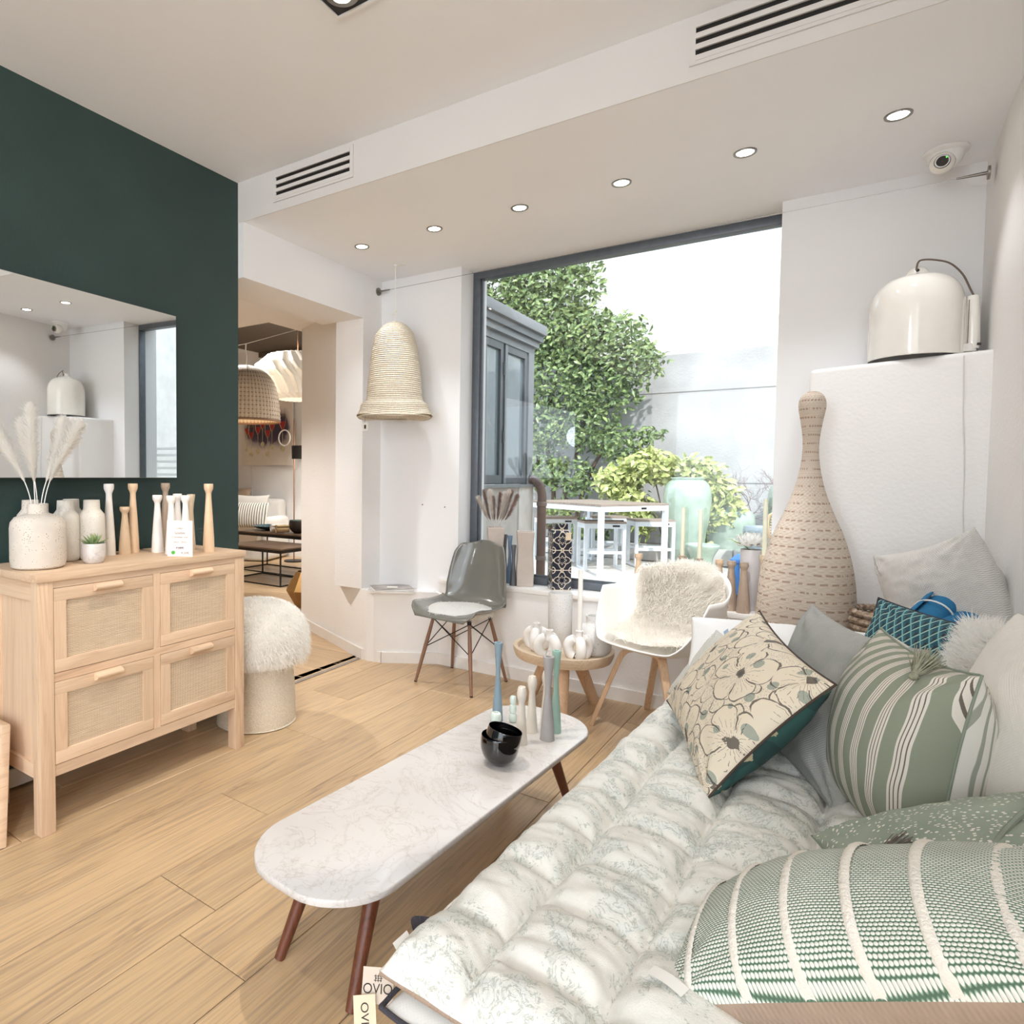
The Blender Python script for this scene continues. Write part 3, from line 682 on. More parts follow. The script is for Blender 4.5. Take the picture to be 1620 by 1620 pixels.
def bowl_pr(s=1): return [(.0005, 0), (.024*s, 0), (.03*s, .003*s), (.05*s, .022*s), (.059*s, .045*s), (.0605*s, .068*s), (.058*s, .09*s), (.0565*s, .089*s), (.058*s, .068*s), (.056*s, .046*s), (.046*s, .024*s), (.0005, .006*s)]
o = lathe_thing('bowl', 'glossy black bowl on the marble table, lower of two nested', 'bowl', (-.858, 1.885, TZ), bowl_pr(1.02), MT['black'], 'nested black bowls', 48, n=5)
o2 = lathe_thing('bowl', 'tilted glossy black bowl nested in the other black bowl', 'bowl', (-.858, 1.885, TZ+.0285), bowl_pr(.95), MT['black'], 'nested black bowls', 48, n=5); o2.rotation_euler = (math.radians(-7), math.radians(10), 0)

# ------------------------------------------------------------------ round tray table and its pottery
TX, TY, TT = -.985*1.146, 2.835*1.146, .341
KT = 1.146
tt = thing('tray_table', 'round washed-wood tray side table on three log legs', 'side table', (TX, TY, 0), math.radians(20))
tr = [(.0005, TT-.052), (.215, TT-.052), (.243, TT-.047), (.254, TT-.02), (.2555, TT), (.255, TT+.004), (.236, TT+.004), (.232, TT), (.228, TT-.019), (.0005, TT-.021)]
B().lathe(tr, 64).make('tray_top', MT['traywood'], tt, True, 35)
for k in range(3):
    a = math.radians((-91, 48, 130)[k]); c = Vector((math.cos(a), math.sin(a), 0))
    B().tube([c*.10+Vector((0, 0, TT-.053)), c*.262+Vector((0, 0, .0))], [.036, .028], 16).make('leg', MT['oaklight'], tt)
TS = TT-.0205
def loopvase(label, x, y, h, rz):
    t = thing('loop_vase', label, 'vase', (x*KT, y*KT, TS), rz, 'white loop-handled vases on the tray table'); t.scale = (KT, KT, KT); m = MT['white_matt']
    R_ = .038; 
    for k in range(3):
        a = math.radians(120*k+30); c = Vector((math.cos(a), math.sin(a), 0)); pts = []
        for j in range(11):
            th = math.radians(-78+j*15.6); pts.append(c*(.012+R_*math.cos(th))+Vector((0, 0, .047+.040*math.sin(th)*(1))))
        B().tube(spline(pts, 3), [.0195+.003*math.sin(PI*i/30) for i in range(31)], 16).make('loop', m, t)
    B().lathe([(.0005, .004), (.016, .004), (.02, .012), (.012, .022), (.0005, .024)], 20).make('foot', m, t)
    B().lathe([(.0005, .07), (.019, .074), (.0175, .088), (.0145, .096), (.014, h-.006), (.0165, h-.002), (.016, h), (.009, h), (.0085, h-.02), (.0005, h-.02)], 28).make('neck', m, t)
    return t
loopvase('white loop vase at the left rear of the tray, beside the tall cylinder', -1.10, 2.80, .122, .2)
loopvase('white loop vase at the front middle of the tray', -1.005, 2.715, .120, 1.0)
loopvase('white loop vase holding the tall candle on the tray', -.885, 2.755, .126, .5)
o = B().tube([(0, 0, 0), (.001, -.002, .17), (0, 0, .285)], [.0105, .0105, .0095], 16).make('candle', MT['waxw'], None); o.scale = (KT, KT, KT); o.location = (-.885*KT, 2.755*KT, TS+.108*KT); tag(o, 'tall white candle standing in a loop vase on the tray table', 'candle')
o = lathe_thing('cylinder_vase', 'tall white speckled cylinder vase at the back of the tray', 'vase', (-1.04*KT, 2.945*KT, TS), [(.0005, 0), (.053, 0), (.055, .003), (.0555, .245), (.0545, .248), (.051, .248), (.05, .24), (.05, .02)], MT['pebble'], n=0, seg=40); o.scale = (KT, KT, KT)
o = lathe_thing('jar_vase', 'rounded white speckled jar with a rough collar on the tray', 'vase', (-.855*KT, 2.88*KT, TS), [(.0005, 0), (.055, 0), (.066, .006), (.072, .025), (.074, .08), (.07, .112), (.056, .132), (.041, .139), (.038, .148), (.0405, .168), (.04, .173), (.034, .173), (.032, .16), (.033, .14)], MT['pebble'], n=0, seg=40); o.scale = (KT, KT, KT)

# ------------------------------------------------------------------ grey moulded shell chair
def grid_shell(fn, nu, nv, th, name, mat, parent, sharp=180):
    o = B().grid(fn, nu, nv).make(name, mat, parent, True, sharp)
    md = o.modifiers.new('thickness', 'SOLIDIFY'); md.thickness = th; md.offset = 0
    return o
shellgrey = plain('grey_glossy_fibreglass', '76756e', .14, var=.05, nscale=4, Coat_Weight=.6)
ch = thing('shell_chair', 'glossy grey shell chair on four wooden dowel legs below the niche', 'chair', (-1.79, 3.365, 0), math.radians(-6.7))
side = spline([(-.235, .425, 0), (-.20, .437, 0), (-.10, .425, 0), (.02, .418, 0), (.115, .432, 0), (.175, .475, 0), (.205, .56, 0), (.225, .66, 0), (.245, .76, 0), (.252, .81, 0), (.255, .835, 0)], 4)
hw = spline([(.17, 0, 0), (.225, 0, 0), (.240, 0, 0), (.240, 0, 0), (.232, 0, 0), (.222, 0, 0), (.215, 0, 0), (.203, 0, 0), (.182, 0, 0), (.150, 0, 0), (.11, 0, 0)], 4)
def shellfn(u, v):
    k = v*(len(side)-1); i = min(int(k), len(side)-2); p = side[i].lerp(side[i+1], k-i); w = hw[i].lerp(hw[i+1], k-i).x
    s = 2*u-1; x = w*s; y, z = p.x, p.y
    c = abs(s)**2.6
    if v < .45: z += .035*c*min(1, v/.15)*(1); y += 0
    tb = min(1, max(0, (v-.35)/.25)); fade = 1-max(0, (v-.8)/.2)*.7
    y -= .07*c*tb*fade; z += .02*c*(1-tb)*(v > .1)
    if v > .9: z -= .05*((v-.9)/.1)*s*s
    if v < .08: z -= .012*(1-v/.08)
    return (x, y, z)
grid_shell(shellfn, 28, 44, .006, 'seat_shell', shellgrey, ch)
FT = {}
for i, (sx, sy) in enumerate(((-1, -1), (1, -1), (1, 1), (-1, 1))):
    top = Vector((sx*.125, sy*.105+.0, .408)); foot = Vector((sx*.200, sy*.186, 0)); FT[(sx, sy)] = (top, foot)
    B().tube([top, top.lerp(foot, .45), foot], [.0095, .0125, .0085], 14).make('leg', MT['legwood'], ch)
    B().tube([foot, foot+(top-foot).normalized()*.006], .009, 12).make('foot_cap', MT['blackmetal'], ch)
L_ = lambda s, t_: FT[s][0].lerp(FT[s][1], t_)
rb_ = .0028
for a, b_ in (((-1, -1), (1, -1)), ((1, -1), (1, 1)), ((1, 1), (-1, 1)), ((-1, 1), (-1, -1))):
    B().tube([L_(a, .06), L_(b_, .48)], rb_, 8).make('wire_brace', MT['blackmetal'], ch); B().tube([L_(b_, .06), L_(a, .48)], rb_, 8).make('wire_brace', MT['blackmetal'], ch)
for s in FT: B().tube([L_(s, -.0), L_(s, .07)], .0125, 12).make('bracket', MT['blackmetal'], ch)
sk = thing('sheepskin_seat_pad', 'round white sheepskin pad lying on the grey shell chair', 'sheepskin', (-1.79, 3.365, .442), math.radians(-6.7))
def padfn(rx, ry, h, wob=.0, sd=0):
    def f(u, v):
        a = 2*PI*u; r = v*(1+wob*noise.noise(Vector((math.cos(a)*1.5+sd, math.sin(a)*1.5, sd)))); return (rx*r*math.cos(a), ry*r*math.sin(a)-.02, h*(1-v**3))
    return f
pd = B().grid(padfn(.222, .195, .022, .15), 40, 8).make('hide', MT['furw'], sk, True, 180)
fur('fleece', samples_on(pd, 9000, 3), .034, .0013, MT['furw'], sk, .25, .55, 5, .8)
B().box(-.215, -.165, -.02, .0, .012, .014).xf(Matrix.Rotation(math.radians(20), 4, 'Y')).make('tag', MT['paper'], sk, False)

# ------------------------------------------------------------------ white bucket armchair with sheepskin
AX, AY, AR = -.655, 3.235, math.radians(-24)
ac = thing('bucket_armchair', 'white moulded bucket armchair with arched oak legs by the window', 'armchair', (AX, AY, 0), AR)
def rim(a):
    """a: 0 front, pi back -> rim height and half sizes"""
    c = math.cos(a); t = (1-c)/2
    h = .452+.22*min(1, max(0, (t-.10)/.30))**1.3+.12*max(0, (t-.55)/.45)**1.2
    return h
def bucket(u, v):
    a = 2*PI*u; s, c = math.sin(a), math.cos(a)       # front = -y
    t = (1-c)/2; rx, ry = .292, (.255 if c > 0 else .265)
    h = rim(a)
    bottom = .428
    vv = v; r0 = min(1, vv/.55); rr = (r0*.74)+.26*max(0, (vv-.45)/.55)**.9 if vv > .45 else r0*.74
    hh = bottom+(h-bottom)*max(0, (vv-.42)/.58)**1.5
    ex = abs(s)**.86*(1 if s > 0 else -1); ey = abs(c)**.86*(1 if c > 0 else -1)
    z = hh + .012*(r0**3)*(1 if c < .3 else .2)
    return (rx*rr*ex, -ry*rr*ey, z)
shw = plain('white_moulded_shell', 'f3efe9', .45, var=.01)
bs = grid_shell(bucket, 64, 26, .006, 'bucket_shell', shw, ac)
for i, (fx_, fy_) in enumerate(((-.235, -.19), (.26, -.22), (-.235, .24), (.235, .24))):
    tx, ty = fx_*.42, fy_*.52
    path = spline([(tx*.1, ty*.8, .414), (tx*.75, ty*.9, .408), (fx_*.46, fy_*.62, .385), (fx_*.60, fy_*.72, .30), (fx_, fy_, 0)], 7)
    n = len(path); b = B(); v = []; f = []
    for j, p in enumerate(path):
        tgt = (path[min(j+1, n-1)]-path[max(j-1, 0)]).normalized(); sd = Vector((-fy_, fx_, 0)).normalized(); up = tgt.cross(sd).normalized(); w = .022-.008*j/n; hgt = .012-.002*j/n
        for q in ((-1, -1), (1, -1), (1, 1), (-1, 1)): v.append(p+sd*w*q[0]+up*hgt*q[1])
    for j in range(n-1): f += [(j*4+q, j*4+(q+1) % 4, (j+1)*4+(q+1) % 4, (j+1)*4+q) for q in range(4)]
    f += [(3, 2, 1, 0), ((n-1)*4, (n-1)*4+1, (n-1)*4+2, (n-1)*4+3)]
    o = mobj('leg', v, f, MT['oaklight'], ac, True, 40); md = o.modifiers.new('b', 'BEVEL'); md.width = .003; md.segments = 2
s2 = thing('sheepskin_throw', 'long-haired cream sheepskin draped over the seat and back of the white armchair', 'sheepskin', (AX, AY, 0), AR)
def drape(u, v):
    """v 0 at front of seat to 1 over the back rim"""
    path = DP; k = v*(len(path)-1); i = min(int(k), len(path)-2); p = path[i].lerp(path[i+1], k-i)
    w = (.16+.075*math.sin(PI*min(1, v*1.2+.05))+.02*noise.noise(Vector((v*7, 1 if u > .5 else 4, 0)))) * (1.12 if v > .75 else 1)
    s = 2*u-1; x = w*s
    cup = abs(s)**2.2
    z = p.z + (.035+.10*min(1, max(0, v-.25)/.3)*max(0, 1-max(0, v-.45)/.22))*cup*(1 if v < .5 else max(0, 1-(v-.5)/.25)) - .05*max(0, (v-.6)/.12 if v < .72 else 1)*abs(s)**3; y = p.y-(.02+.11*min(1, max(0, (v-.35)/.3)))*cup
    return (x, y, z)
DP = spline([Vector((0, -.17, .462)), Vector((0, -.08, .458)), Vector((0, .04, .455)), Vector((0, .13, .475)), Vector((0, .19, .55)), Vector((0, .222, .65)), Vector((0, .24, .75)), Vector((0, .255, .800)), Vector((0, .285, .795)), Vector((0, .30, .74)), Vector((0, .30, .68))], 4)
dh = B().grid(drape, 18, 40).make('hide', MT['fur'], s2, True, 180)
fur('fleece', samples_on(dh, 26000, 4), .060, .0013, MT['fur'], s2, .30, .5, 6, .9)

# ------------------------------------------------------------------ mushroom stool with fleece
st_ = thing('stool', 'white boucle mushroom stool half hidden behind the dresser', 'stool', (-2.345, 2.235, 0))
bc = plain('cream_boucle', 'e9dcc6', .95, var=.08, nscale=160, bump=1., bscale=220, bdist=.006)
B().lathe(prof([(.0005, .003), (.18, .003), (.192, .012), (.194, .05), (.190, .18), (.182, .26), (.170, .30), (.150, .33)], 4), 56).make('base', bc, st_, True, 60)
seat = B().lathe(prof([(.150, .325), (.20, .30), (.232, .32), (.247, .38), (.238, .46), (.20, .53), (.13, .575), (.06, .59), (.0005, .592)], 5), 56).make('cushion_cap', MT['furw'], st_, True, 180)
sf = thing('sheepskin_cover', 'white sheepskin covering the top of the boucle stool', 'sheepskin', (-2.345, 2.235, 0))
hd_ = B().lathe(prof([(.232, .325), (.243, .36), (.246, .40), (.236, .47), (.20, .537), (.13, .582), (.06, .597), (.0005, .599)], 5), 48).make('hide', MT['furw'], sf, True, 180)
fur('fleece', samples_on(hd_, 20000, 5), .040, .0013, MT['furw'], sf, .45, .5, 8, .9)

# ------------------------------------------------------------------ rope pendant in the corner
pn = thing('rope_pendant_lamp', 'bell-shaped cream rope pendant lamp hanging in the left window corner', 'pendant lamp', (-2.289, 3.36, 1.60))
PR = spline([(.222, 0, 0), (.205, .035, 0), (.198, .075, 0), (.178, .095, 0), (.170, .13, 0), (.163, .22, 0), (.152, .33, 0), (.140, .42, 0), (.128, .48, 0), (.108, .53, 0), (.078, .565, 0), (.04, .59, 0), (.008, .60, 0)], 12)
ln = [0]
for i in range(1, len(PR)): ln.append(ln[-1]+(PR[i]-PR[i-1]).length)
def ropefn(outer):
    def f(u, v):
        d = v*ln[-1]; i = 0
        while i < len(ln)-2 and ln[i+1] < d: i += 1
        p = PR[i].lerp(PR[i+1], (d-ln[i])/(ln[i+1]-ln[i]+1e-9)); a = 2*PI*u
        coil = abs(math.sin(PI*d/.0128)); r = p.x+(.0065*coil if outer else -.010)
        r += .0022*noise.noise(Vector((math.cos(a)*3, math.sin(a)*3, d*30))); z = p.y
        if v < .22: k = (1-v/.22); r += k*.016*math.sin(2*a+.8)+k*.006*math.sin(5*a); z += k*.011*math.sin(3*a+1.4)
        return (r*math.cos(a), r*math.sin(a), z)
    return f
g = G('cream_rope'); v = g.coord((1, 1, 1)); x = g.sep(v); tw = g.noise(g.coord((1, 1, 1)), 120, 3)
g.col(g.ramp(tw, [(.25, srgb('cdbfa9')), (.5, srgb('e0d5c2')), (.75, srgb('efe8da'))])); g.set(.95); g.bump(tw, .8, .004); MT['rope'] = g.m
b = B().grid(ropefn(True), 96, 330); b.make('shade', MT['rope'], pn, True, 180)
B().grid(ropefn(False), 64, 60).make('shade_lining', MT['rope'], pn, True, 180)
B().lathe([(.212, .006), (.232, .0), (.226, -.004), (.208, 0)], 64).xf(Matrix.Translation((0, 0, .002))).make('rim_coil', MT['rope'], pn, True, 180).hide_render = False
B().tube([(0, 0, .595), (.002, 0, .70), (-.001, 0, .82), (0, 0, ZL-1.60-.004)], .0032, 8).make('cord', MT['waxw'], pn)
B().tube(spline([(-.03, 0, .655), (-.012, .004, .648), (0, .005, .655), (.01, .0, .668), (-.004, -.004, .66)], 5), .002, 6).make('cord_knot', MT['wax'], pn)
B().tube(spline([(-.006, 0, ZL-1.63), (.01, .0, ZL-1.612), (.04, .004, ZL-1.609), (.075, 0, ZL-1.614)], 5), .002, 6).make('cord_loop', MT['wax'], pn)
B().lathe([(.0005, -.012), (.008, -.010), (.012, 0)], 16).xf(Matrix.Translation((0, 0, ZL-1.60))).make('ceiling_hook', MT['wall_smooth'], pn)
B().tube([(-.14, -.12, .02), (-.14, -.12, -.035)], .0007, 5).make('tag_thread', MT['ink'], pn)
B().box(-.163, -.115, -.1205, -.1195, -.088, -.035).make('price_tag', MT['paper'], pn, False)
B().box(-.147, -.131, -.1212, -.1206, -.075, -.050).make('tag_print', MT['steel'], pn, False)

# ------------------------------------------------------------------ sill: vases, candlesticks, tile jar, right-hand group
ZS = .562
def squarevase(label, x, y, w, h, mat, rz, grp='tall square vases on the window sill'):
    t = thing('square_vase', label, 'vase', (x, y, ZS), rz, grp); a = w/2; th = .008
    b = B(); bend = lambda z: .0035*math.sin(z*22)
    rings = []
    for z in [0, .01, h*.3, h*.5, h*.55, h*.7, h*.9, h]:
        q = a+bend(z); rings.append([(q, q, z), (-q, q, z), (-q, -q, z), (q, -q, z)])
    for z in (h, .03):
        q = a-th; rings.append([(q, q, z), (-q, q, z), (-q, -q, z), (q, -q, z)])
    v = [p for r_ in rings for p in r_]; f = [(3, 2, 1, 0)]
    for j in range(len(rings)-1): f += [(j*4+k, j*4+(k+1) % 4, (j+1)*4+(k+1) % 4, (j+1)*4+k) for k in range(4)]
    f.append(tuple((len(rings)-1)*4+k for k in range(4)))
    o = mobj('body', v, f, mat, t, True, 45); md = o.modifiers.new('b', 'BEVEL'); md.width = .004; md.segments = 2; return t
greige = plain('matt_greige_ceramic', 'c4b7ac', .6, var=.03, bump=.3, bscale=30)
squarevase('tall greige square vase holding dried grasses at the left end of the sill', -1.735, 3.70, .098, .35, greige, .5)
squarevase('greige square vase with a band, right of the dried grass vase', -1.535, 3.70, .098, .335, greige, .45)
PB = Vector((-1.735, 3.70, ZS+.02)); gp = 'dried grasses in the tall greige vase'
pbrown = plain('brown_dried_grass', 'a88c80', .9, var=.15); pbeige = plain('beige_dried_grass', 'e9e0d8', .9, var=.08)
pl = [(-.115, .52, 'beige', 'cream dried grass plume leaning farthest left in the sill vase'), (-.075, .56, 'brown', 'brown dried grass plume, left inside the sill vase'), (-.045, .565, 'beige', 'cream dried grass plume beside the left brown one'),
      (-.02, .52, 'brown', 'short brown dried grass plume in the middle of the sill vase'), (.03, .545, 'brown', 'thin brown dried grass plume right of the middle'), (.05, .55, 'beige', 'cream dried grass plume right of the middle'),
      (.085, .565, 'beige', 'pale dried grass plume standing tallest on the right'), (.105, .56, 'brown', 'brown dried grass plume near the right edge'), (.13, .535, 'brown', 'large brown dried grass plume farthest right')]
for i, (dx, h, c_, lb) in enumerate(pl):
    f_ = .03*math.sin(i*2.1); plume(lb, PB, [loc3(dx*.05, 0, f_*.2), loc3(dx*.2, .30, f_*.4), loc3(dx*.62, .42, f_), loc3(dx, h, f_)], pbrown if c_ == 'brown' else pbeige, gp, .50, .024, 20+i, n=1500, stem=pbeige)
slate = plain('dark_slate_paint', '66686c', .45, var=.03); steelb = plain('slate_blue_paint', '7388a0', .45, var=.03)
for x, y, h, m, lb in ((-1.592, 3.655, .25, slate, 'dark grey hourglass candlestick in front of the greige vase on the sill'), (-1.645, 3.72, .30, steelb, 'slate blue hourglass candlestick behind the shell chair back, right one'),
                       (-1.70, 3.765, .30, slate, 'dark grey tall hourglass candlestick between the sill vases'), (-1.79, 3.63, .27, slate, 'tall dark candlestick in front of the dried grass vase'),
                       (-1.71, 3.64, .215, slate, 'dark candlestick with its cup just above the chair back, right of the middle'), (-1.85, 3.66, .215, slate, 'dark candlestick with its cup just above the chair back, left of the middle'), (-1.915, 3.69, .215, steelb, 'pale slate candlestick at the far left end of the sill')):
    lathe_thing('candlestick', lb, 'candlestick', (x, y, ZS), hour(h, .022, .009, .0165), m, 'hourglass candlesticks on the sill', n=0)
# patterned square jar
def tilemat():
    g = G('navy_tile_pattern'); v = g.coord((1, 1, 1)); x = g.sep(v)
    P_ = .118
    def cellc(s): return g.math('SUBTRACT', g.math('FRACT', g.math('ADD', g.math('DIVIDE', s, P_), .5)), .5)
    hx = g.math('ADD', x[0], x[1]); nrm = g.n('ShaderNodeNewGeometry')
    tcn = g.n('ShaderNodeTexCoord'); nx = g.sep(tcn.outputs['Normal']); side = g.math('GREATER_THAN', g.math('ABSOLUTE', nx[0]), .7)
    mxn = g.n('ShaderNodeMix', data_type='FLOAT'); g.l(side, mxn.inputs[0]); g.l(x[0], mxn.inputs[2]); g.l(x[1], mxn.inputs[3])
    a = cellc(mxn.outputs[0]); b = cellc(g.math('ADD', x[2], .055))
    r = g.math('SQRT', g.math('ADD', g.math('MULTIPLY', a, a), g.math('MULTIPLY', b, b))); th = g.math('ARCTAN2', b, a)
    pet = g.math('ADD', .17, g.math('MULTIPLY', g.math('COSINE', g.math('MULTIPLY', th, 8)), .045))
    def line(d, w): return g.math('LESS_THAN', g.math('ABSOLUTE', d), w)
    l1 = line(g.math('SUBTRACT', r, pet), .02)
    r2 = g.math('ADD', .34, g.math('MULTIPLY', g.math('COSINE', g.math('MULTIPLY', th, 4)), .07)); l2 = line(g.math('SUBTRACT', r, r2), .022)
    aa = g.math('ABSOLUTE', a); ab = g.math('ABSOLUTE', b)
    l3 = g.math('MAXIMUM', g.math('GREATER_THAN', aa, .478), g.math('GREATER_THAN', ab, .478))
    dc = g.math('SQRT', g.math('ADD', g.math('POWER', g.math('SUBTRACT', aa, .5), 2), g.math('POWER', g.math('SUBTRACT', ab, .5), 2)))
    l4 = line(g.math('SUBTRACT', dc, .16), .022); l5 = g.math('LESS_THAN', r, .05)
    d2 = g.math('SQRT', g.math('ADD', g.math('POWER', g.math('SUBTRACT', aa, .5), 2), g.math('MULTIPLY', b, b))); l6 = g.math('LESS_THAN', d2, .085)
    d3 = g.math('SQRT', g.math('ADD', g.math('POWER', g.math('SUBTRACT', ab, .5), 2), g.math('MULTIPLY', a, a))); l7 = line(g.math('SUBTRACT', d3, .075), .022)
    m = l1
    for q in (l2, l3, l4, l6, l7): m = g.math('MAXIMUM', m, q)
    m = g.math('MULTIPLY', m, g.math('SUBTRACT', 1, l5))
    g.col(g.mix(m, srgb('1d2233'), srgb('d8cbb8'))); g.set(.15, Coat_Weight=.5); return g.m
MT['tile'] = tilemat()
tj = thing('patterned_jar', 'tall square jar with navy and cream tile pattern on the window sill', 'jar', (-1.318, 3.70, ZS), math.radians(36))
B().box(-.056, .056, -.056, .056, 0, .345, .005).make('body', MT['tile'], tj, True, 50)
B().add([(-.055, -.055, .343), (.055, -.055, .343), (.055, .055, .343), (-.055, .055, .343), (-.036, -.036, .36), (.036, -.036, .36), (.036, .036, .36), (-.036, .036, .36)], [(0, 1, 5, 4), (1, 2, 6, 5), (2, 3, 7, 6), (3, 0, 4, 7)]).make('shoulder', MT['tile'], tj, False)
B().box(-.038, .038, -.038, .038, .358, .395, .004).make('lid', MT['tile'], tj, True, 50)
B().box(.018, .050, -.0585, -.0575, .30, .345).make('tag', MT['kraft'], tj, False)
# right group on the sill
def cone(h): return [(.0005, 0), (.034, 0), (.034, .003), (.030, h*.25), (.022, h*.6), (.0155, h*.83), (.0150, h*.86), (.022, h*.91), (.0235, h*.95), (.0215, h*.97), (.022, h), (.011, h), (.0105, h-.012), (.0005, h-.012)]
for x, y, h, m, lb, cl in ((-.262, 3.645, .295, pal, 'pale tall candlestick with a candle, rightmost on the sill beside the rattan lamp', .29),
                       (-.345, 3.625, .252, gry, 'thick grey-brown candlestick in front of the white cylinder on the sill', 0),
                       (-.405, 3.66, .252, gry, 'grey-brown candlestick left of the thick one, partly behind the armchair', 0),
                       (-.465, 3.70, .25, snd, 'brown candlestick whose cup shows at the right end of the sheepskin', 0),
                       (-.655, 3.76, .25, gry, 'brown candlestick holding the left green-ivory candle behind the sheepskin', .275),
                       (-.565, 3.73, .245, gry, 'brown candlestick holding the right green-ivory candle behind the sheepskin', .275),
                       (-.875, 3.735, .245, snd, 'brown candlestick whose cup shows at the left of the sheepskin', 0)):
    lathe_thing('candlestick', lb, 'candlestick', (x, y, ZS), [(a*.9, b_) for a, b_ in cone(h)], m, 'turned wood candlesticks at the right of the sill', n=0)
    if cl:
        o = B().tube([(0, 0, 0), (.001, 0, cl*.5), (0, 0, cl-.008), (0, 0, cl)], [.0115, .0108, .0095, .004], 16).make('candle', MT['wax'], None); o.location = (x, y, ZS+h-.012); tag(o, 'tall pale green-ivory candle on the '+('rightmost' if x > -.3 else 'left' if x < -.6 else 'right')+' candlestick '+('beside the rattan lamp' if x > -.3 else 'behind the sheepskin'), 'candle')
lathe_thing('cylinder_vase', 'white and grey cylinder vase with a peony behind the candlesticks', 'vase', (-.325, 3.735, ZS), [(.0005, 0), (.045, 0), (.048, .003), (.050, .30), (.049, .31), (.046, .31), (.045, .29), (.04, .02)], plain('satin_lilac_grey_glaze', 'd9d3d2', .3, var=.04, nscale=3), n=0, seg=36)
fl = thing('peony', 'white artificial peony flower in the cylinder vase on the sill', 'flower', (-.325, 3.73, ZS+.33))
fl.scale = (1.5, 1.5, 1.5); fl.location.z += .012
for k in range(46):
    a = k*2.4; el = (k/46)**.8*1.5; L = .030+.028*(k/46)
    lv = B().grid(lambda u, v: ((u-.5)*.042*math.sin(PI*min(1, .25+v*.8)), .012*math.sin(PI*v)+.004*math.sin(u*9+k), L*v), 5, 5)
    lv.xf(Matrix.Rotation(a, 4, 'Z') @ Matrix.Rotation(-el, 4, 'X') @ Matrix.Translation((0, .0, .004))); lv.make('petal', MT['furw'], fl, True, 180)
B().tube([(0, 0, -.03), (-.02, -.02, -.005), (-.05, -.02, .005)], .0018, 6).make('stem', g.m if 0 else plain('leaf_green', '7e9c4c', .5), fl)
B().grid(lambda u, v: ((u-.5)*.018*math.sin(PI*v), v*.045, .006*math.sin(PI*v)), 4, 6).xf(Matrix.Translation((-.045, -.02, .004)) @ Matrix.Rotation(math.radians(70), 4, 'Z')).make('leaf', plain('leaf_green_light', '8aa652', .5), fl, True, 180)

# magazines on the ledge
mg = [(0, .0, -30, 'white magazine at the bottom of the small pile on the ledge'), (1, .0, -36, 'grey magazine lying on top of the ledge pile')]
for i, (k, z, r_, lb) in enumerate(mg):
    t = thing('magazine', lb, 'magazine', (-2.375, 3.475, .471+.011*k), math.radians(45+r_*.5+20*k), 'magazines on the ledge')
    box('pages', MT['paper'], -.15+.02*k, .15-.02*k, -.11+.01*k, .11-.01*k, 0, .009, parent=t, bev=.001)
    box('cover', [MT['paper'], MT['steel']][k] if 0 else plain('magazine_cover', ['d8d4d0', 'aaa49e'][k], .3, var=.25, nscale=14), -.151+.02*k, .151-.02*k, -.111+.01*k, .111-.01*k, .009, .0102, parent=t)
t = thing('price_card', 'small blank white card lying on the magazines on the ledge', 'card', (-2.36, 3.46, .494), .6); box('card', MT['paper'], -.035, .035, -.022, .022, 0, .003, parent=t)

# ------------------------------------------------------------------ white lamps on the block ledge
wl = thing('dome_lamp', 'large glossy white ceramic dome lamp standing on the right block', 'lamp', (.262, 3.405, 1.728), 0)
dm = prof([(.150, .004), (.1535, .006), (.1535, .05), (.153, .20), (.146, .255), (.128, .295), (.10, .322), (.06, .338), (.036, .343)], 5)
B().lathe(dm, 64).make('shade', MT['white_gloss'], wl, True, 60)
B().lathe(prof([(.148, .006), (.148, .20), (.14, .25), (.12, .29), (.09, .315), (.0005, .335)], 4), 48).make('shade_inside', MT['white_matt'], wl)
B().lathe(prof([(.038, .340), (.034, .350), (.030, .360), (.022, .370), (.010, .376), (.0005, .377)], 4), 32).xf(Matrix.Diagonal((1.1, .7, 1, 1))).make('cord_lug', MT['white_gloss'], wl)
B().tube([(-.001, -.026, .358), (0, .0, .358)], .006, 14).make('cord_hole', MT['ink'], wl)
cdm = plain('brown_textile_cable', '75655a', .8)
B().tube(spline([(-.006, -.030, .357), (-.002, -.034, .385), (.012, -.02, .398), (.05, -.005, .396), (.10, 0, .375), (.14, .0, .325), (.165, -.005, .26), (.185, -.005, .21)], 6), .0035, 8).make('cable', cdm, wl)
w2 = thing('folded_lamp', 'slim white ceramic lamp with a slit front, right of the dome lamp', 'lamp', (.415, 3.40, 1.742), math.radians(12))
for s in (-1, 1):
    B().lathe([(.030, 0), (.034, .03), (.031, .12), (.026, .20), (.022, .208), (.018, .205), (.02, .12), (.024, .03)], 28).xf(Matrix.Translation((s*.021, 0, .012)) @ Matrix.Diagonal((.8, 1, 1, 1))).make('half_shade', MT['white_gloss'], w2, True, 60)
B().lathe([(.0005, 0), (.036, 0), (.038, .006), (.034, .03), (.0005, .034)], 28).make('foot', MT['white_matt'], w2, True, 60)
B().tube([(.0, -.03, .03), (.0, -.031, .20)], .0012, 6).make('slit_line', cdm, w2)
B().tube([(.030, -.028, .028), (.042, -.03, .026)], .005, 10).make('socket_end', MT['ink'], w2)

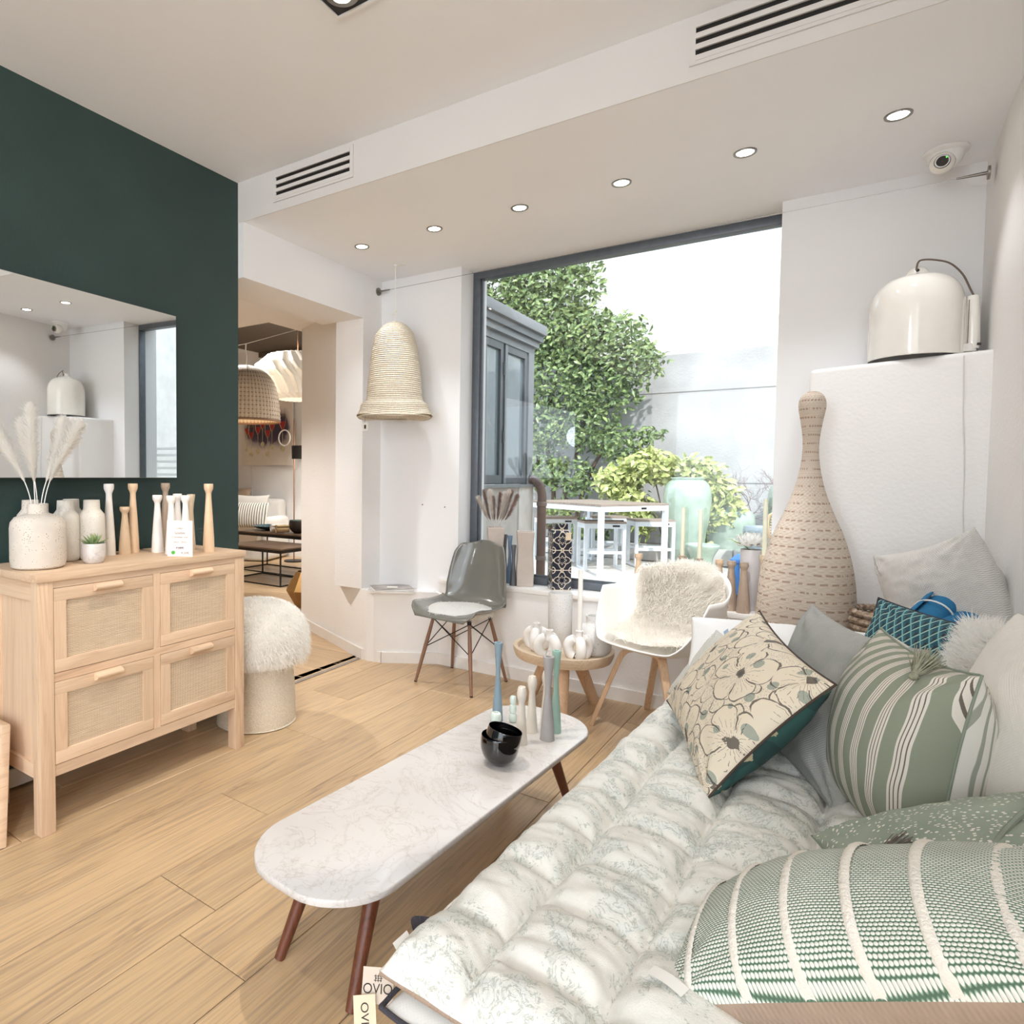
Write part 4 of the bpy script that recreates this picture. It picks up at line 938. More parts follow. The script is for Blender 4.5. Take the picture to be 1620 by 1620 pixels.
# ------------------------------------------------------------------ rattan floor lamp
rl = thing('rattan_floor_lamp', 'tall bowling-pin shaped rattan floor lamp in front of the right block', 'floor lamp', (-.072, 3.075, 0))
RP = spline([(.135, 0, 0), (.150, .05, 0), (.163, .2, 0), (.170, .45, 0), (.176, .62, 0), (.176, .76, 0), (.162, .88, 0), (.130, 1.0, 0), (.088, 1.10, 0), (.056, 1.19, 0), (.037, 1.27, 0), (.029, 1.34, 0), (.030, 1.40, 0), (.038, 1.46, 0), (.047, 1.51, 0), (.048, 1.54, 0), (.040, 1.565, 0), (.022, 1.582, 0), (.0008, 1.586, 0)], 30)
lr = [0]
for i in range(1, len(RP)): lr.append(lr[-1]+(RP[i]-RP[i-1]).length)
def rat(u, v):
    d = v*lr[-1]; import bisect
    i = min(max(bisect.bisect(lr, d)-1, 0), len(lr)-2); p = RP[i].lerp(RP[i+1], (d-lr[i])/(lr[i+1]-lr[i]+1e-9)); a = 2*PI*u
    nrow = int(d/.0085); amp = .0011*math.sin(a*24+PI*(nrow % 2)); rr = .0008*math.sin(2*PI*d/.0085)
    k = min(1, p.x/.03); r = p.x*.95+(amp+rr)*k; return (r*math.cos(a), r*math.sin(a), p.y)
g = G('woven_rattan'); v = g.coord((1, 1, 1)); x = g.sep(v)
an = g.math('ARCTAN2', x[1], x[0]); rowi = g.math('FLOOR', g.math('DIVIDE', x[2], .034))
wob = g.math('FRACT', g.math('ADD', g.math('DIVIDE', an, 2*PI/24), g.math('MULTIPLY', rowi, .5)))
dash = g.math('MULTIPLY', g.math('LESS_THAN', g.math('ABSOLUTE', g.math('SUBTRACT', wob, .5)), .33), g.math('LESS_THAN', g.math('ABSOLUTE', g.math('SUBTRACT', g.math('FRACT', g.math('DIVIDE', x[2], .034)), .5)), .11))
nz = g.noise(g.coord((12, 12, 3)), 3, 2); dash = g.math('MULTIPLY', dash, g.math('GREATER_THAN', nz, .42))
fine = g.math('SINE', g.math('MULTIPLY', x[2], 1480)); basec = g.ramp(fine, [(0, srgb('bba794')), (.3, srgb('e2d4c3')), (1, srgb('efe6d9'))])
g.col(g.mix(dash, basec, srgb('a88d79'))); g.set(.6); g.bump(fine, .3, .0015); MT['rattan'] = g.m
B().grid(rat, 144, 400).make('woven_body', MT['rattan'], rl, True, 180)
B().lathe([(.0005, .001), (.13, .001), (.137, .006), (.0005, .008)], 40).make('base_plate', MT['blackmetal'], rl)
B().tube([(.11, -.02, 1.13), (.105, -.025, 1.10), (.112, -.03, 1.09)], .0012, 5).make('tag_thread', MT['waxw'], rl)
# ------------------------------------------------------------------ basket and towels
bk = thing('braided_basket', 'round braided seagrass basket beside the rattan lamp', 'basket', (.195, 3.02, 0))
g = G('braided_seagrass'); v = g.coord((1, 1, 1)); f_ = g.noise(v, 55, 3); g.col(g.ramp(f_, [(.3, srgb('7d6452')), (.5, srgb('b79f88')), (.72, srgb('e0d2c0'))])); g.set(.8); g.bump(g.noise(v, 160, 3), .7, .004); MT['braid'] = g.m
for j in range(27):
    z = .02+j*.0275; R_ = .122+.004*math.sin(j*.9)-(.02*max(0, 3-j)/3); b = B()
    def br(u, v, R_=R_, z=z, j=j):
        a = 2*PI*u; q = 2*PI*v; tw = 1+.22*math.sin(30*a*1+j*2.4+q); rr = .0125*tw; return ((R_+rr*math.cos(q))*math.cos(a), (R_+rr*math.cos(q))*math.sin(a), z+rr*math.sin(q))
    b.grid(br, 150, 7).make('braid_ring', MT['braid'], bk, True, 180)
B().lathe([(.0005, .01), (.115, .01)], 40).make('basket_base', MT['braid'], bk)

# ------------------------------------------------------------------ daybed
DO = Vector((-.578, .822, 0)); DR = math.radians(-4.2); DWd, DLn = .895, 2.06
db = thing('daybed', 'low grey divan daybed along the right wall under the quilted pad', 'daybed', DO, DR)
B().box(.03, DWd, .06, DLn, .10, .385, .02).make('mattress', MT['daygrey'], db, True, 50)
B().box(.05, DWd-.02, .09, DLn-.03, .055, .10).make('base', MT['walnut'], db, False)
for x, y in ((.09, .13), (DWd-.07, .13), (.09, DLn-.08), (DWd-.07, DLn-.08)): B().tube([(x, y, .055), (x, y, 0)], [.02, .015], 12).make('leg', MT['walnut'], db)
# folded blankets under the pad at the near end
def cloth_slab(x0, x1, y0, y1, z0, z1, amp, sd, nu=50, nv=40, rot=0):
    def f(u, v):
        return (x0+(x1-x0)*u+.004*noise.noise(Vector((u*5, v*5, sd))), y0+(y1-y0)*v+.005*noise.noise(Vector((u*6, v*3, sd+4))), 0)
    b = B(); N_ = nu; 
    def top(u, v): p = f(u, v); e = min(1, min(u, 1-u, v, 1-v)/.03); return (p[0], p[1], z0+(z1-z0)*(.4+.6*math.sqrt(max(0, e)))+amp*noise.noise(Vector((u*4, v*6, sd)))*e)
    def bot(u, v): p = f(u, v); e = min(1, min(u, 1-u, v, 1-v)/.03); return (p[0], p[1], z0+(z1-z0)*.4*(1-math.sqrt(max(0, e))))
    b.grid(top, nu, nv); b.grid(bot, nu, nv, True)
    return b
BY0 = -.022
bl = thing('folded_blanket', 'folded white felt blanket with dark stitched edge under the quilted pad', 'blanket', DO, DR)
cloth_slab(.022, .70, BY0, .75, .384, .406, .004, 3).make('blanket_body', MT['feltwhite'], bl, True, 180)
ed = []
for k in range(60): u = k/59; ed.append((.020+(.68)*u, BY0-.001+.003*noise.noise(Vector((u*6, 0, 7))), .400+.004*noise.noise(Vector((u*9, 1, 7)))))
B().tube(ed, .0045, 8).make('stitched_edge', MT['darktrim'], bl)
ed = [(.020+.003*noise.noise(Vector((k*.2, 0, 9))), BY0+.42*k/40, .398+.003*noise.noise(Vector((k*.3, 1, 9)))) for k in range(41)]
B().tube(ed, .0042, 8).make('stitched_edge', MT['darktrim'], bl)
# quilted pad
g = G('quilted_sage_print'); v = g.coord((1, 1, 1)); fol = g.noise(v, 11, 6, .65, 1.2); n2 = g.noise(v, 55, 5, .7, 1.5)
scr = g.math('ABSOLUTE', g.math('SUBTRACT', g.noise(g.coord((1, 1, 1), loc=(3, 1, 0)), 26, 5, .6, 2.4), .5))
linem = g.math('MULTIPLY', g.math('LESS_THAN', scr, .022), g.math('GREATER_THAN', fol, .50))
leafm = g.math('MULTIPLY', g.math('GREATER_THAN', n2, .56), g.math('GREATER_THAN', fol, .53))
c = g.ramp(fol, [(.38, srgb('efece5')), (.50, srgb('eae8e0')), (.58, srgb('e3e4de')), (.76, srgb('dadeda'))])
c = g.mix(g.math('MULTIPLY', leafm, .4), c, srgb('c3c6be')); c = g.mix(g.math('MULTIPLY', linem, .55), c, srgb('9ba094'))
g.col(c); g.set(.92); wv = g.noise(v, 420, 2); cr_ = g.noise(g.coord((60, 14, 20)), 1, 3, .6, .6)
g.bump(g.math('ADD', g.math('MULTIPLY', wv, .5), g.math('MULTIPLY', cr_, 1.2)), .5, .004); MT['quilt'] = g.m
qp = None
us = [0, .145, .325, .515, .70, DWd+.0]
qr = random.Random(5); vs_ = []
for s in range(5):
    y = 0; L = [0]; y += qr.uniform(.10, .2)
    while y < DLn-.08: L.append(y); y += qr.uniform(.155, .20)
    L.append(DLn); vs_.append(L)
def quilt_h(x, y):
    xx = x+.012*noise.noise(Vector((y*2.2, x*2, 3))); s = 0
    while s < 4 and xx > us[s+1]: s += 1
    fu = (xx-us[s])/(us[s+1]-us[s]); L = vs_[s]; yy = y+.018*noise.noise(Vector((x*5, y*2, 8)))+.010*math.sin(fu*PI); k = 0
    while k < len(L)-2 and yy > L[k+1]: k += 1
    fv = (yy-L[k])/(L[k+1]-L[k]); fu = min(max(fu, 0), 1); fv = min(max(fv, 0), 1)
    du = min(fu*(us[s+1]-us[s]), (1-fu)*(us[s+1]-us[s])); dv = min(fv, 1-fv)*(L[k+1]-L[k])
    pu = 1-math.exp(-du/.012); pv = .10+.90*(1-math.exp(-dv/.014)) 
    dome = math.sin(PI*fu)**.5*.5+.5
    h = .050*pu*pv*dome
    cr = (1-math.exp(-((min(du, dv*1.4))/.05)))
    h += .0035*math.sin(yy*95+4*noise.noise(Vector((x*8, y*8, 5))))*math.exp(-du/.028)*pu+.003*math.sin(xx*100+5*noise.noise(Vector((x*8, y*8, 6))))*math.exp(-dv/.025)
    h += .006*noise.noise(Vector((x*16, y*34, s)))*pu + .004*noise.noise(Vector((x*45, y*70, s)))*(1.2-cr)
    return h
def quilt_top(u, v):
    x = u*DWd; y = v*DLn
    e = min(u*DWd, (1-u)*DWd, v*DLn, (1-v)*DLn); ee = 1-math.exp(-e/.018)
    wob = .010*noise.noise(Vector((u*9, v*16, 2)))
    X = x+wob*(1 if u < .5 else -1)*(1 if e < .05 else 0); Y = y+wob*(1 if e < .05 else 0)
    if u < .02: X += .007*math.sin(v*60)*0
    z = .428+.006*(1-ee) + ee*(.018+quilt_h(x, y))
    if y < .12: z -= .012*(1-y/.12)*(0 if x > .25 else 0)
    return (X, Y, z)
def quilt_bot(u, v):
    p = quilt_top(u, v); e = min(u*DWd, (1-u)*DWd, v*DLn, (1-v)*DLn); return (p[0], p[1], .431-.010*(1-math.exp(-e/.02))) if e > 1e-6 else p
b = B().grid(quilt_top, 150, 330); b.grid(quilt_bot, 60, 120, True)
qp = b.make('quilted_pad', MT['quilt'], None, True, 180); qp.location = DO; qp.rotation_euler = (0, 0, DR)
tag(qp, 'thick tufted white quilted pad with faint sage foliage print on the daybed', 'mattress')
B().tube([(.0+.004*noise.noise(Vector((k*.3, 5, 1))), .0+(k/80)*DLn, .430) for k in range(81)], .0035, 6).make('piping', MT['linen_cream'], qp)
B().tube([(k/60*DWd, .001+.004*noise.noise(Vector((k*.3, 2, 1))), .430) for k in range(61)], .004, 6).make('piping', MT['brownfab'], qp)
def bent_tag(name, mat, w, h, parent, M, curl=.2, thick=.0006):
    def f(u, v): return ((u-.5)*w, .5*curl*w*(u-.5)**2*4*.3+curl*h*v*v*.4, -h*v)
    o = B().grid(f, 6, 8).make(name, mat, parent, True, 180); o.matrix_local = M
    md = o.modifiers.new('t', 'SOLIDIFY'); md.thickness = thick; return o
def rotm(x, y, z, rx=0, ry=0, rz=0): return Matrix.Translation((x, y, z)) @ Matrix.Rotation(math.radians(rz), 4, 'Z') @ Matrix.Rotation(math.radians(rx), 4, 'X') @ Matrix.Rotation(math.radians(ry), 4, 'Y')
beige = plain('beige_card', 'd8cabb', .7, var=.02)
t1 = thing('hang_tag', 'beige cardboard tag with a brand mark hanging from the near corner of the pad', 'tag', (0, 0, 0))
M1 = frame((-.593, .838, .392), (.80, .58, -.08), (-.25, .40, .87)); 
cdx = B().box(-.026, .026, -.026, .024, -.0006, .0006).make('card', beige, t1, False); cdx.matrix_local = M1
text_part('OVIO', .020, MT['ink'], t1, M1 @ Matrix.Translation((0, -.012, .0009)))
for k in range(3):
    o = B().box(-.0006+(.0045*(k-1)), .0006+(.0045*(k-1)), .004, .014, .0006, .001).make('emblem', MT['ink'], t1, False); o.matrix_local = M1
    for j in range(3):
        o = B().box(-.002+.0045*(k-1)+(.0008 if j % 2 else -.0008), .002+.0045*(k-1)+(.0008 if j % 2 else -.0008), .0055+.003*j, .0064+.003*j, .0006, .001).make('emblem', MT['ink'], t1, False); o.matrix_local = M1
t2 = thing('hang_tag', 'cream card tag with script lettering under the near corner of the pad', 'tag', (0, 0, 0))
M2 = frame((-.535, .775, .378), (.55, .30, .78), (-.75, .50, .35)) 
M2 = frame((-.596, .806, .365), (.78, .60, .05), (-.40, .30, .85)); o = B().box(-.018, .018, -.045, .024, -.0006, .0006).make('card', MT['kraft'], t2, False); o.matrix_local = M2
text_part('OVIO', .018, MT['ink'], t2, M2 @ Matrix.Rotation(-PI/2, 4, 'Z') @ Matrix.Translation((.008, -.006, .0009)))
t3 = thing('fabric_label', 'grey and white sewn labels sticking out from the pad edge near its corner', 'label', (0, 0, 0))
o = B().grid(lambda u, v: (.0-.022*math.sin(PI*u)*v, u*.05, .0+.012*v+.004*math.sin(PI*u)), 8, 3).make('grey_label', MT['darktrim'], t3, True, 180); o.location = (-.572, .915, .432); o.rotation_euler = (0, 0, DR)
o = B().grid(lambda u, v: (-.012*v, u*.04, .012*v), 6, 3).make('white_label', MT['paper'], t3, True, 180); o.location = (-.576, .872, .432); o.rotation_euler = (0, 0, DR)
t4 = thing('fabric_label', 'white sewn care label lying on the quilt beside the green striped pillow', 'label', (-.205, .985, .497), math.radians(-20))
B().grid(lambda u, v: (u*.055, v*.022, .004*math.sin(u*3)+.002*v), 8, 3).make('care_label', MT['paper'], t4, True, 180)

# ------------------------------------------------------------------ cushions
def cushion(name, label, w, h, t, M, front, back=None, pin=.07, sharp_=.5, wr=.004, wrs=7, sd=0, n=44, piping=None, cat='cushion', asym=1., sag=0, stretch=(1, 1), pr=.0028, cornpull=0., group=None):
    """plump cushion: two faces meeting on a seam whose sides bow inwards between the corners"""
    def ss(a): return math.copysign(abs(a)**.9, a)
    def xy(s, q):
        x = w/2*s*(1-pin*(1-q*q)*abs(s)**1.5); y = h/2*q*(1-pin*(1-s*s)*abs(q)**1.5)
        return x, y
    def face(sg):
        def f(u, v):
            s = 2*u-1; q = 2*v-1; s = math.sin(s*PI/2)*.35+s*.65; q = math.sin(q*PI/2)*.35+q*.65; x, y = xy(s, q)
            m = max(0, (1-s*s)*(1-q*q)); th = t/2*(m**sharp_)*(1 if sg > 0 else asym)
            wn = wr*noise.noise(Vector((x*wrs*stretch[0], y*wrs*stretch[1], sg*3+sd)))*min(1, m*6) + wr*.6*noise.noise(Vector((x*wrs*3*stretch[0], y*wrs*2.2*stretch[1], sg+sd)))*min(1, m*6)
            # gathers running in from the corners
            d = min((abs(s)-1)**2+(abs(q)-1)**2, 1); a = math.atan2(1-abs(q)+1e-6, 1-abs(s)+1e-6)
            wn += wr*.9*math.sin(a*11+sd)*math.exp(-d*3.5)*min(1, m*14)
            z = sg*th+wn+sag*(1-q*q)*(s)
            return (x, y, z)
        return f
    v_b = B().grid(face(1), n, n); nf = len(v_b.f); v_b.grid(face(-1), n, n, True)
    me_v, me_f = v_b.v, v_b.f
    bm = bmesh.new(); bv = [bm.verts.new(p) for p in me_v]
    for i, q in enumerate(me_f):
        fc = bm.faces.new([bv[k] for k in q]); fc.material_index = 0 if i < nf or back is None else 1; fc.smooth = True
    bmesh.ops.remove_doubles(bm, verts=bm.verts[:], dist=.0004)
    me = bpy.data.meshes.new(name); bm.to_mesh(me); bm.free(); me.materials.append(front)
    if back: me.materials.append(back)
    o = bpy.data.objects.new(name, me); COL.objects.link(o); o.matrix_world = M; tag(o, label, cat, group)
    if piping:
        pts = []
        for k in range(n): pts.append((-1+2*k/n, -1))
        for k in range(n): pts.append((1, -1+2*k/n))
        for k in range(n): pts.append((1-2*k/n, 1))
        for k in range(n+1): pts.append((-1, 1-2*k/n))
        P3 = []
        for s, q in pts: x, y = xy(s, q); P3.append((x*1.004, y*1.004, sag*(1-q*q)*s))
        B().tube(P3, pr, 8, False).make('piping', piping, o)
    return o, xy
# materials of the patterned covers ---------------------------------------------------
def stripes_mat():
    g = G('sage_ticking_stripe'); x = g.sep(g.coord()); wv = g.noise(g.coord((1, 1, 1)), 6, 2)
    u = g.math('ADD', x[0], g.math('MULTIPLY', wv, .006)); f = g.math('FRACT', g.math('DIVIDE', u, .038))
    c = g.ramp(f, [(0, srgb('8f9582')), (.42, srgb('8f9582')), (.421, srgb('e0d9cd')), (.50, srgb('e0d9cd')), (.501, srgb('6e645a')), (.535, srgb('6e645a')), (.536, srgb('e0d9cd')), (.62, srgb('e0d9cd')), (.621, srgb('6e645a')), (.655, srgb('6e645a')), (.656, srgb('e0d9cd')), (.75, srgb('e0d9cd')), (.751, srgb('6e645a')), (.785, srgb('6e645a')), (.786, srgb('e0d9cd')), (.87, srgb('e0d9cd')), (.871, srgb('8f9582'))][:17], 'CONSTANT')
    g.col(c); g.set(.9); g.bump(g.noise(g.coord((200, 500, 200)), 1, 2), .3, .002); return g.m
def pinstripe_mat():
    g = G('fine_grey_stripe'); x = g.sep(g.coord()); wv = g.noise(g.coord(), 8, 2); u = g.math('ADD', x[0], g.math('MULTIPLY', wv, .006)); f = g.math('FRACT', g.math('DIVIDE', u, .0105))
    g.col(g.ramp(f, [(0, srgb('a3a699')), (.3, srgb('a3a699')), (.36, srgb('e6e2da')), (.94, srgb('e6e2da'))])); g.set(.9); g.bump(f, .25, .002); return g.m
def dots_mat():
    g = G('sage_dotted_cotton'); v = g.coord((1, 1, 1)); warp = g.n('ShaderNodeVectorMath', operation='ADD'); 
    d = g.voro(g.coord((95, 130, 40)), 1, rand=.75); big = g.voro(g.coord((10, 10, 10)), 1, rand=1)
    m = g.math('LESS_THAN', d, .26); mb = g.math('LESS_THAN', big, .10)
    base = g.ramp(g.noise(v, 8, 3), [(.3, srgb('8d998a')), (.7, srgb('a3ad9c'))])
    g.col(g.mix(mb, g.mix(m, base, srgb('ebe8df')), srgb('5c564c'))); g.set(.85); g.bump(g.noise(g.coord((6, 40, 6)), 1, 3), .4, .006); return g.m
def diamonds_mat():
    g = G('teal_cube_print'); x = g.sep(g.coord()); P_ = .027; u = g.math('DIVIDE', x[0], P_); w = g.math('DIVIDE', x[1], P_*.8)
    row = g.math('FLOOR', w); fu = g.math('FRACT', g.math('ADD', u, g.math('MULTIPLY', row, .5))); fw = g.math('FRACT', w); tri = g.math('MULTIPLY', g.math('ABSOLUTE', g.math('SUBTRACT', fu, .5)), 2)
    dl = g.math('ABSOLUTE', g.math('SUBTRACT', fw, tri)); l1 = g.math('LESS_THAN', dl, .16); up = g.math('GREATER_THAN', fw, tri)
    left = g.math('LESS_THAN', fu, .5)
    c = g.mix(up, srgb('1f4a58'), g.mix(left, srgb('2b3137'), srgb('315f6d'))); c = g.mix(l1, c, g.mix(left, srgb('9cc0b4'), srgb('6fa6a8')))
    g.col(c); g.set(.85); g.bump(g.noise(g.coord((300, 300, 300)), 1, 2), .3, .0015); return g.m
def floral_mat():
    g = G('ink_hibiscus_print'); v = g.coord((1, 1, 1)); x = g.sep(v)
    base = srgb('e9dcc6'); SC = 5.6
    nn = g.n('ShaderNodeTexNoise'); nn.inputs['Scale'].default_value = 9; nn.inputs['Detail'].default_value = 4
    sc_ = g.n('ShaderNodeVectorMath', operation='SCALE'); sc_.inputs['Scale'].default_value = .05; g.l(v, nn.inputs['Vector']); g.l(nn.outputs['Color'], sc_.inputs[0])
    fl = g.n('ShaderNodeVectorMath', operation='MULTIPLY'); g.l(v, fl.inputs[0]); fl.inputs[1].default_value = (1, 1, 0)
    wv = g.n('ShaderNodeVectorMath', operation='ADD'); g.l(fl.outputs[0], wv.inputs[0]); g.l(sc_.outputs[0], wv.inputs[1])
    def blossoms(scale, off, petals, amp):
        p = g.n('ShaderNodeVectorMath', operation='MULTIPLY_ADD'); g.l(wv.outputs[0], p.inputs[0]); p.inputs[1].default_value = (scale, scale, 0); p.inputs[2].default_value = (off, off*.7, 0)
        vo = g.n('ShaderNodeTexVoronoi', voronoi_dimensions='2D'); vo.inputs['Scale'].default_value = 1; vo.inputs['Randomness'].default_value = .8; g.l(p.outputs[0], vo.inputs['Vector'])
        df = g.n('ShaderNodeVectorMath', operation='SUBTRACT'); g.l(p.outputs[0], df.inputs[0]); g.l(vo.outputs['Position'], df.inputs[1]); q = g.sep(df.outputs[0])
        sr = g.n('ShaderNodeSeparateColor'); g.l(vo.outputs['Color'], sr.inputs[0])
        th = g.math('ADD', g.math('ARCTAN2', q[1], q[0]), g.math('MULTIPLY', sr.outputs[0], 6.28)); r = vo.outputs['Distance']
        pet = g.math('ABSOLUTE', g.math('COSINE', g.math('MULTIPLY', th, petals/2)))
        r0 = g.math('ADD', .52-amp, g.math('MULTIPLY', g.math('POWER', pet, .6), amp))
        edge = g.math('LESS_THAN', g.math('ABSOLUTE', g.math('SUBTRACT', r, r0)), .011*scale/5.6)
        inside = g.math('LESS_THAN', r, r0)
        vein = g.math('MULTIPLY', g.math('LESS_THAN', g.math('ABSOLUTE', g.math('SINE', g.math('MULTIPLY', th, petals*2.5))), g.math('DIVIDE', .035, g.math('ADD', r, .05))), g.math('MULTIPLY', inside, g.math('LESS_THAN', r, .36)))
        vein = g.math('MULTIPLY', vein, g.math('GREATER_THAN', g.noise(v, 130, 1), .45))
        heart = g.math('LESS_THAN', g.math('ADD', r, g.math('MULTIPLY', g.noise(v, 60, 3), .12)), .135)
        part = g.math('MULTIPLY', g.math('LESS_THAN', pet, .10), g.math('MULTIPLY', inside, g.math('GREATER_THAN', r, .16)))
        return edge, vein, heart, part, inside
    e1_, v1_, h1_, p1_, in1 = blossoms(SC, 0, 5, .20); e2_, v2_, h2_, p2_, in2 = blossoms(SC*1.5, 3.3, 6, .22)
    stip = g.math('MULTIPLY', g.math('LESS_THAN', g.voro(v, 330), .26), g.math('MULTIPLY', g.math('GREATER_THAN', g.noise(v, 9, 2), .47), g.math('SUBTRACT', 1, g.math('MULTIPLY', in1, .999))))
    dots = g.math('LESS_THAN', g.voro(g.coord((1, 1, .3), loc=(.3, .1, 0)), 15, rand=.55), .21)
    c = g.mix(g.math('MULTIPLY', dots, .85), base, srgb('98a194'))
    out1 = g.math('SUBTRACT', 1, in1); ink = g.math('MAXIMUM', g.math('MAXIMUM', e1_, v1_), g.math('MAXIMUM', h1_, p1_))
    ink2 = g.math('MULTIPLY', g.math('MAXIMUM', g.math('MAXIMUM', e2_, v2_), p2_), out1); ink = g.math('MAXIMUM', g.math('MAXIMUM', ink, ink2), stip)
    g.col(g.mix(g.math('MULTIPLY', ink, .85), c, srgb('463c37'))); g.set(.8); return g.m
def leaves_mat():
    g = G('deep_green_leaf_print'); v = g.coord((1, 1, 1)); a = g.voro(v, 14, out='Color'); s3 = g.n('ShaderNodeSeparateColor'); g.l(a, s3.inputs[0])
    c = g.ramp(s3.outputs[0], [(0, srgb('274645')), (.4, srgb('2f5450')), (.6, srgb('4a7264')), (.8, srgb('2a4a4c'))], 'CONSTANT')
    d = g.voro(g.coord((12, 17, 12)), 1, rand=.5); n_ = g.noise(v, 130, 3); m = g.math('LESS_THAN', g.math('ADD', d, g.math('MULTIPLY', n_, .2)), .34)
    g.col(g.mix(m, c, srgb('b8ad8d'))); g.set(.85); return g.m
def weave_mat():
    g = G('green_and_cream_basket_weave'); x = g.sep(g.coord()); P_ = .0052
    u = g.math('DIVIDE', x[0], P_*1.1); w = g.math('DIVIDE', x[1], P_*.78); row = g.math('FLOOR', w); fu = g.math('FRACT', g.math('ADD', u, g.math('MULTIPLY', row, .5))); fw = g.math('FRACT', w)
    du = g.math('SUBTRACT', fu, .5); dw = g.math('SUBTRACT', fw, .5); r = g.math('SQRT', g.math('ADD', g.math('MULTIPLY', du, du), g.math('MULTIPLY', g.math('MULTIPLY', dw, dw), 1.4)))
    n_ = g.noise(g.coord((1, 1, 1)), 14, 3)
    c = g.ramp(g.math('ADD', r, g.math('MULTIPLY', n_, .10)), [(.44, srgb('eeece4')), (.52, srgb('9fb5a2')), (.62, srgb('58745f'))])
    g.col(c); g.set(.9); g.bump(g.math('SUBTRACT', .6, r), .9, .003); return g.m
MT['stripe'] = stripes_mat(); MT['pin'] = pinstripe_mat(); MT['dots'] = dots_mat(); MT['diam'] = diamonds_mat(); MT['floral'] = floral_mat(); MT['leaves'] = leaves_mat(); MT['weave'] = weave_mat()
brownpipe = plain('dark_brown_piping', '4a3b33', .8); mauve = plain('grey_brown_yarn', '6b605b', .9, var=.15, nscale=120); sageyarn = plain('sage_yarn', '9a9a84', .9, var=.15, nscale=120); creamy = plain('cream_wool_braid', 'f0eadf', .9, var=.03, bump=.6, bscale=300)
zipm = plain('sage_zip_tape', '8c9586', .8)

cushion('cushion', 'cream cushion with ink-drawn flowers and sage dots, deep green leaf print behind', .56, .40, .17, frame((-.195, 1.945, .652), (.338, -.937, -.087), (.609, .148, .779)), MT['floral'], MT['leaves'], pin=.09, wr=.006, sd=1, n=60, piping=brownpipe, asym=1.25)
cushion('cushion', 'plain light grey linen cushion standing behind the flower-printed one', .50, .44, .15, frame((.0, 2.03, .66), (.46, -.888, -.011), (.356, .173, .918)), MT['linen_grey'], pin=.13, wr=.009, wrs=5, sd=2, n=56, stretch=(1, 1.6))
teal, _ = cushion('cushion', 'small dark teal cushion with a pale geometric cube print', .47, .30, .12, frame((.258, 2.46, .695), (.72, -.69, -.06), (.30, .33, .89)), MT['diam'], MT['stripe'], pin=.10, wr=.008, sd=3, piping=MT['darktrim'])
strp, _ = cushion('cushion', 'sage and white ticking-striped cushion with a sage tassel at its corner', .36, .43, .27, frame((.152, 1.80, .655), (.38, -.925, -.02), (.12, .05, .99)), MT['stripe'], MT['pin'], pin=.10, wr=.006, sd=4, n=56, piping=zipm)
dts, _ = cushion('cushion', 'sage green cushion with white dots and dark tassels behind the front pillow', .50, .40, .17, frame((.262, 1.40, .60), (.90, .22, .38), (-.22, .97, .05)), MT['dots'], pin=.08, wr=.009, sd=5, n=52)
frt, fxy = cushion('cushion', 'green woven pillow with cream braid stripes and brown back in the foreground', .52, .29, .20, frame((.050, 1.10, .595), (.785, -.12, .48), (.10, .98, .06)), MT['weave'], MT['brownfab'], pin=.05, wr=.004, sd=6, n=64, asym=1.25)
for k in range(6):
    x0 = -.205+k*.082
    def st(u, v, x0=x0):
        q = -1+2*v; 
        q2 = math.sin(q*PI/2)*.35+q*.65; s0 = (x0+(u-.5)*.014)/.26; x, y = fxy(s0, q2); m = max(0, (1-s0*s0)*(1-q2*q2)); z = .20/2*m**.5+.0035*math.sin(PI*u)**.5+.001*math.sin(v*260)
        return (x, y, z)
    B().grid(st, 6, 70).make('braid_stripe', creamy, frt, True, 180)
bkc, _ = cushion('cushion', 'large crinkled grey-white linen cushion propped in the back right corner', .39, .42, .27, frame((.335, 2.85, .825), (.60, -.66, .34), (-.30, .08, .95)), MT['linen_white'], pin=.10, wr=.009, wrs=9, sd=7, n=52, stretch=(1, 2.4))
B().box(-.004, .004, .135, .155, .058, .060).make('zip_pull', MT['paper'], bkc, False)
wh1, _ = cushion('cushion', 'plain white cotton cushion lying behind the flower-printed and grey cushions', .62, .50, .17, frame((-.125, 2.60, .570), (.93, .05, .02), (-.10, .85, .42)), MT['cotton_white'], pin=.06, wr=.004, sd=8, n=44)
wh2, _ = cushion('cushion', 'plump plain off-white linen cushion cut by the right picture edge', .50, .50, .27, frame((.385, 1.80, .69), (.25, -.96, .02), (.18, .05, .98)), MT['linen_cream'], pin=.06, wr=.004, sd=9, n=44)
strb, _ = cushion('cushion', 'pale blue-green striped cushion peeking out beside the armchair leg', .40, .30, .08, frame((-.31, 2.42, .55), (.5, -.86, .0), (.5, .29, .82)), MT['pin'], pin=.06, sd=10, n=30)
bent_tag('blue_label', plain('blue_label', 'a9bdd6', .6), .02, .04, strb, rotm(-.10, .145, 0, 90, 0, 60))
# bolster carrying the towels
bs_ = B().tube([(0, 0, 0), (.0, .02, 0), (.0, .30, 0), (0, .33, 0)], [.10, .125, .125, .10], 28).make('bolster', MT['cotton_white'], None, True, 60); bs_.location = (.30, 2.52, .575); bs_.rotation_euler = (0, 0, math.radians(-4)); bs_.location.y = 2.50
tag(bs_, 'white cotton bolster at the head of the daybed below the blue towels', 'bolster')
# sheepskin cushion right
shp, _ = cushion('sheepskin_cushion', 'fluffy long-haired white sheepskin cushion against the right wall', .30, .30, .14, frame((.375, 2.25, .70), (.45, -.88, .05), (.22, .12, .96)), MT['furw'], pin=.05, sd=11, n=24)
fur('fleece', samples_on(shp, 14000, 9), .055, .0013, MT['furw'], shp, .1, .6, 12, 1.1)
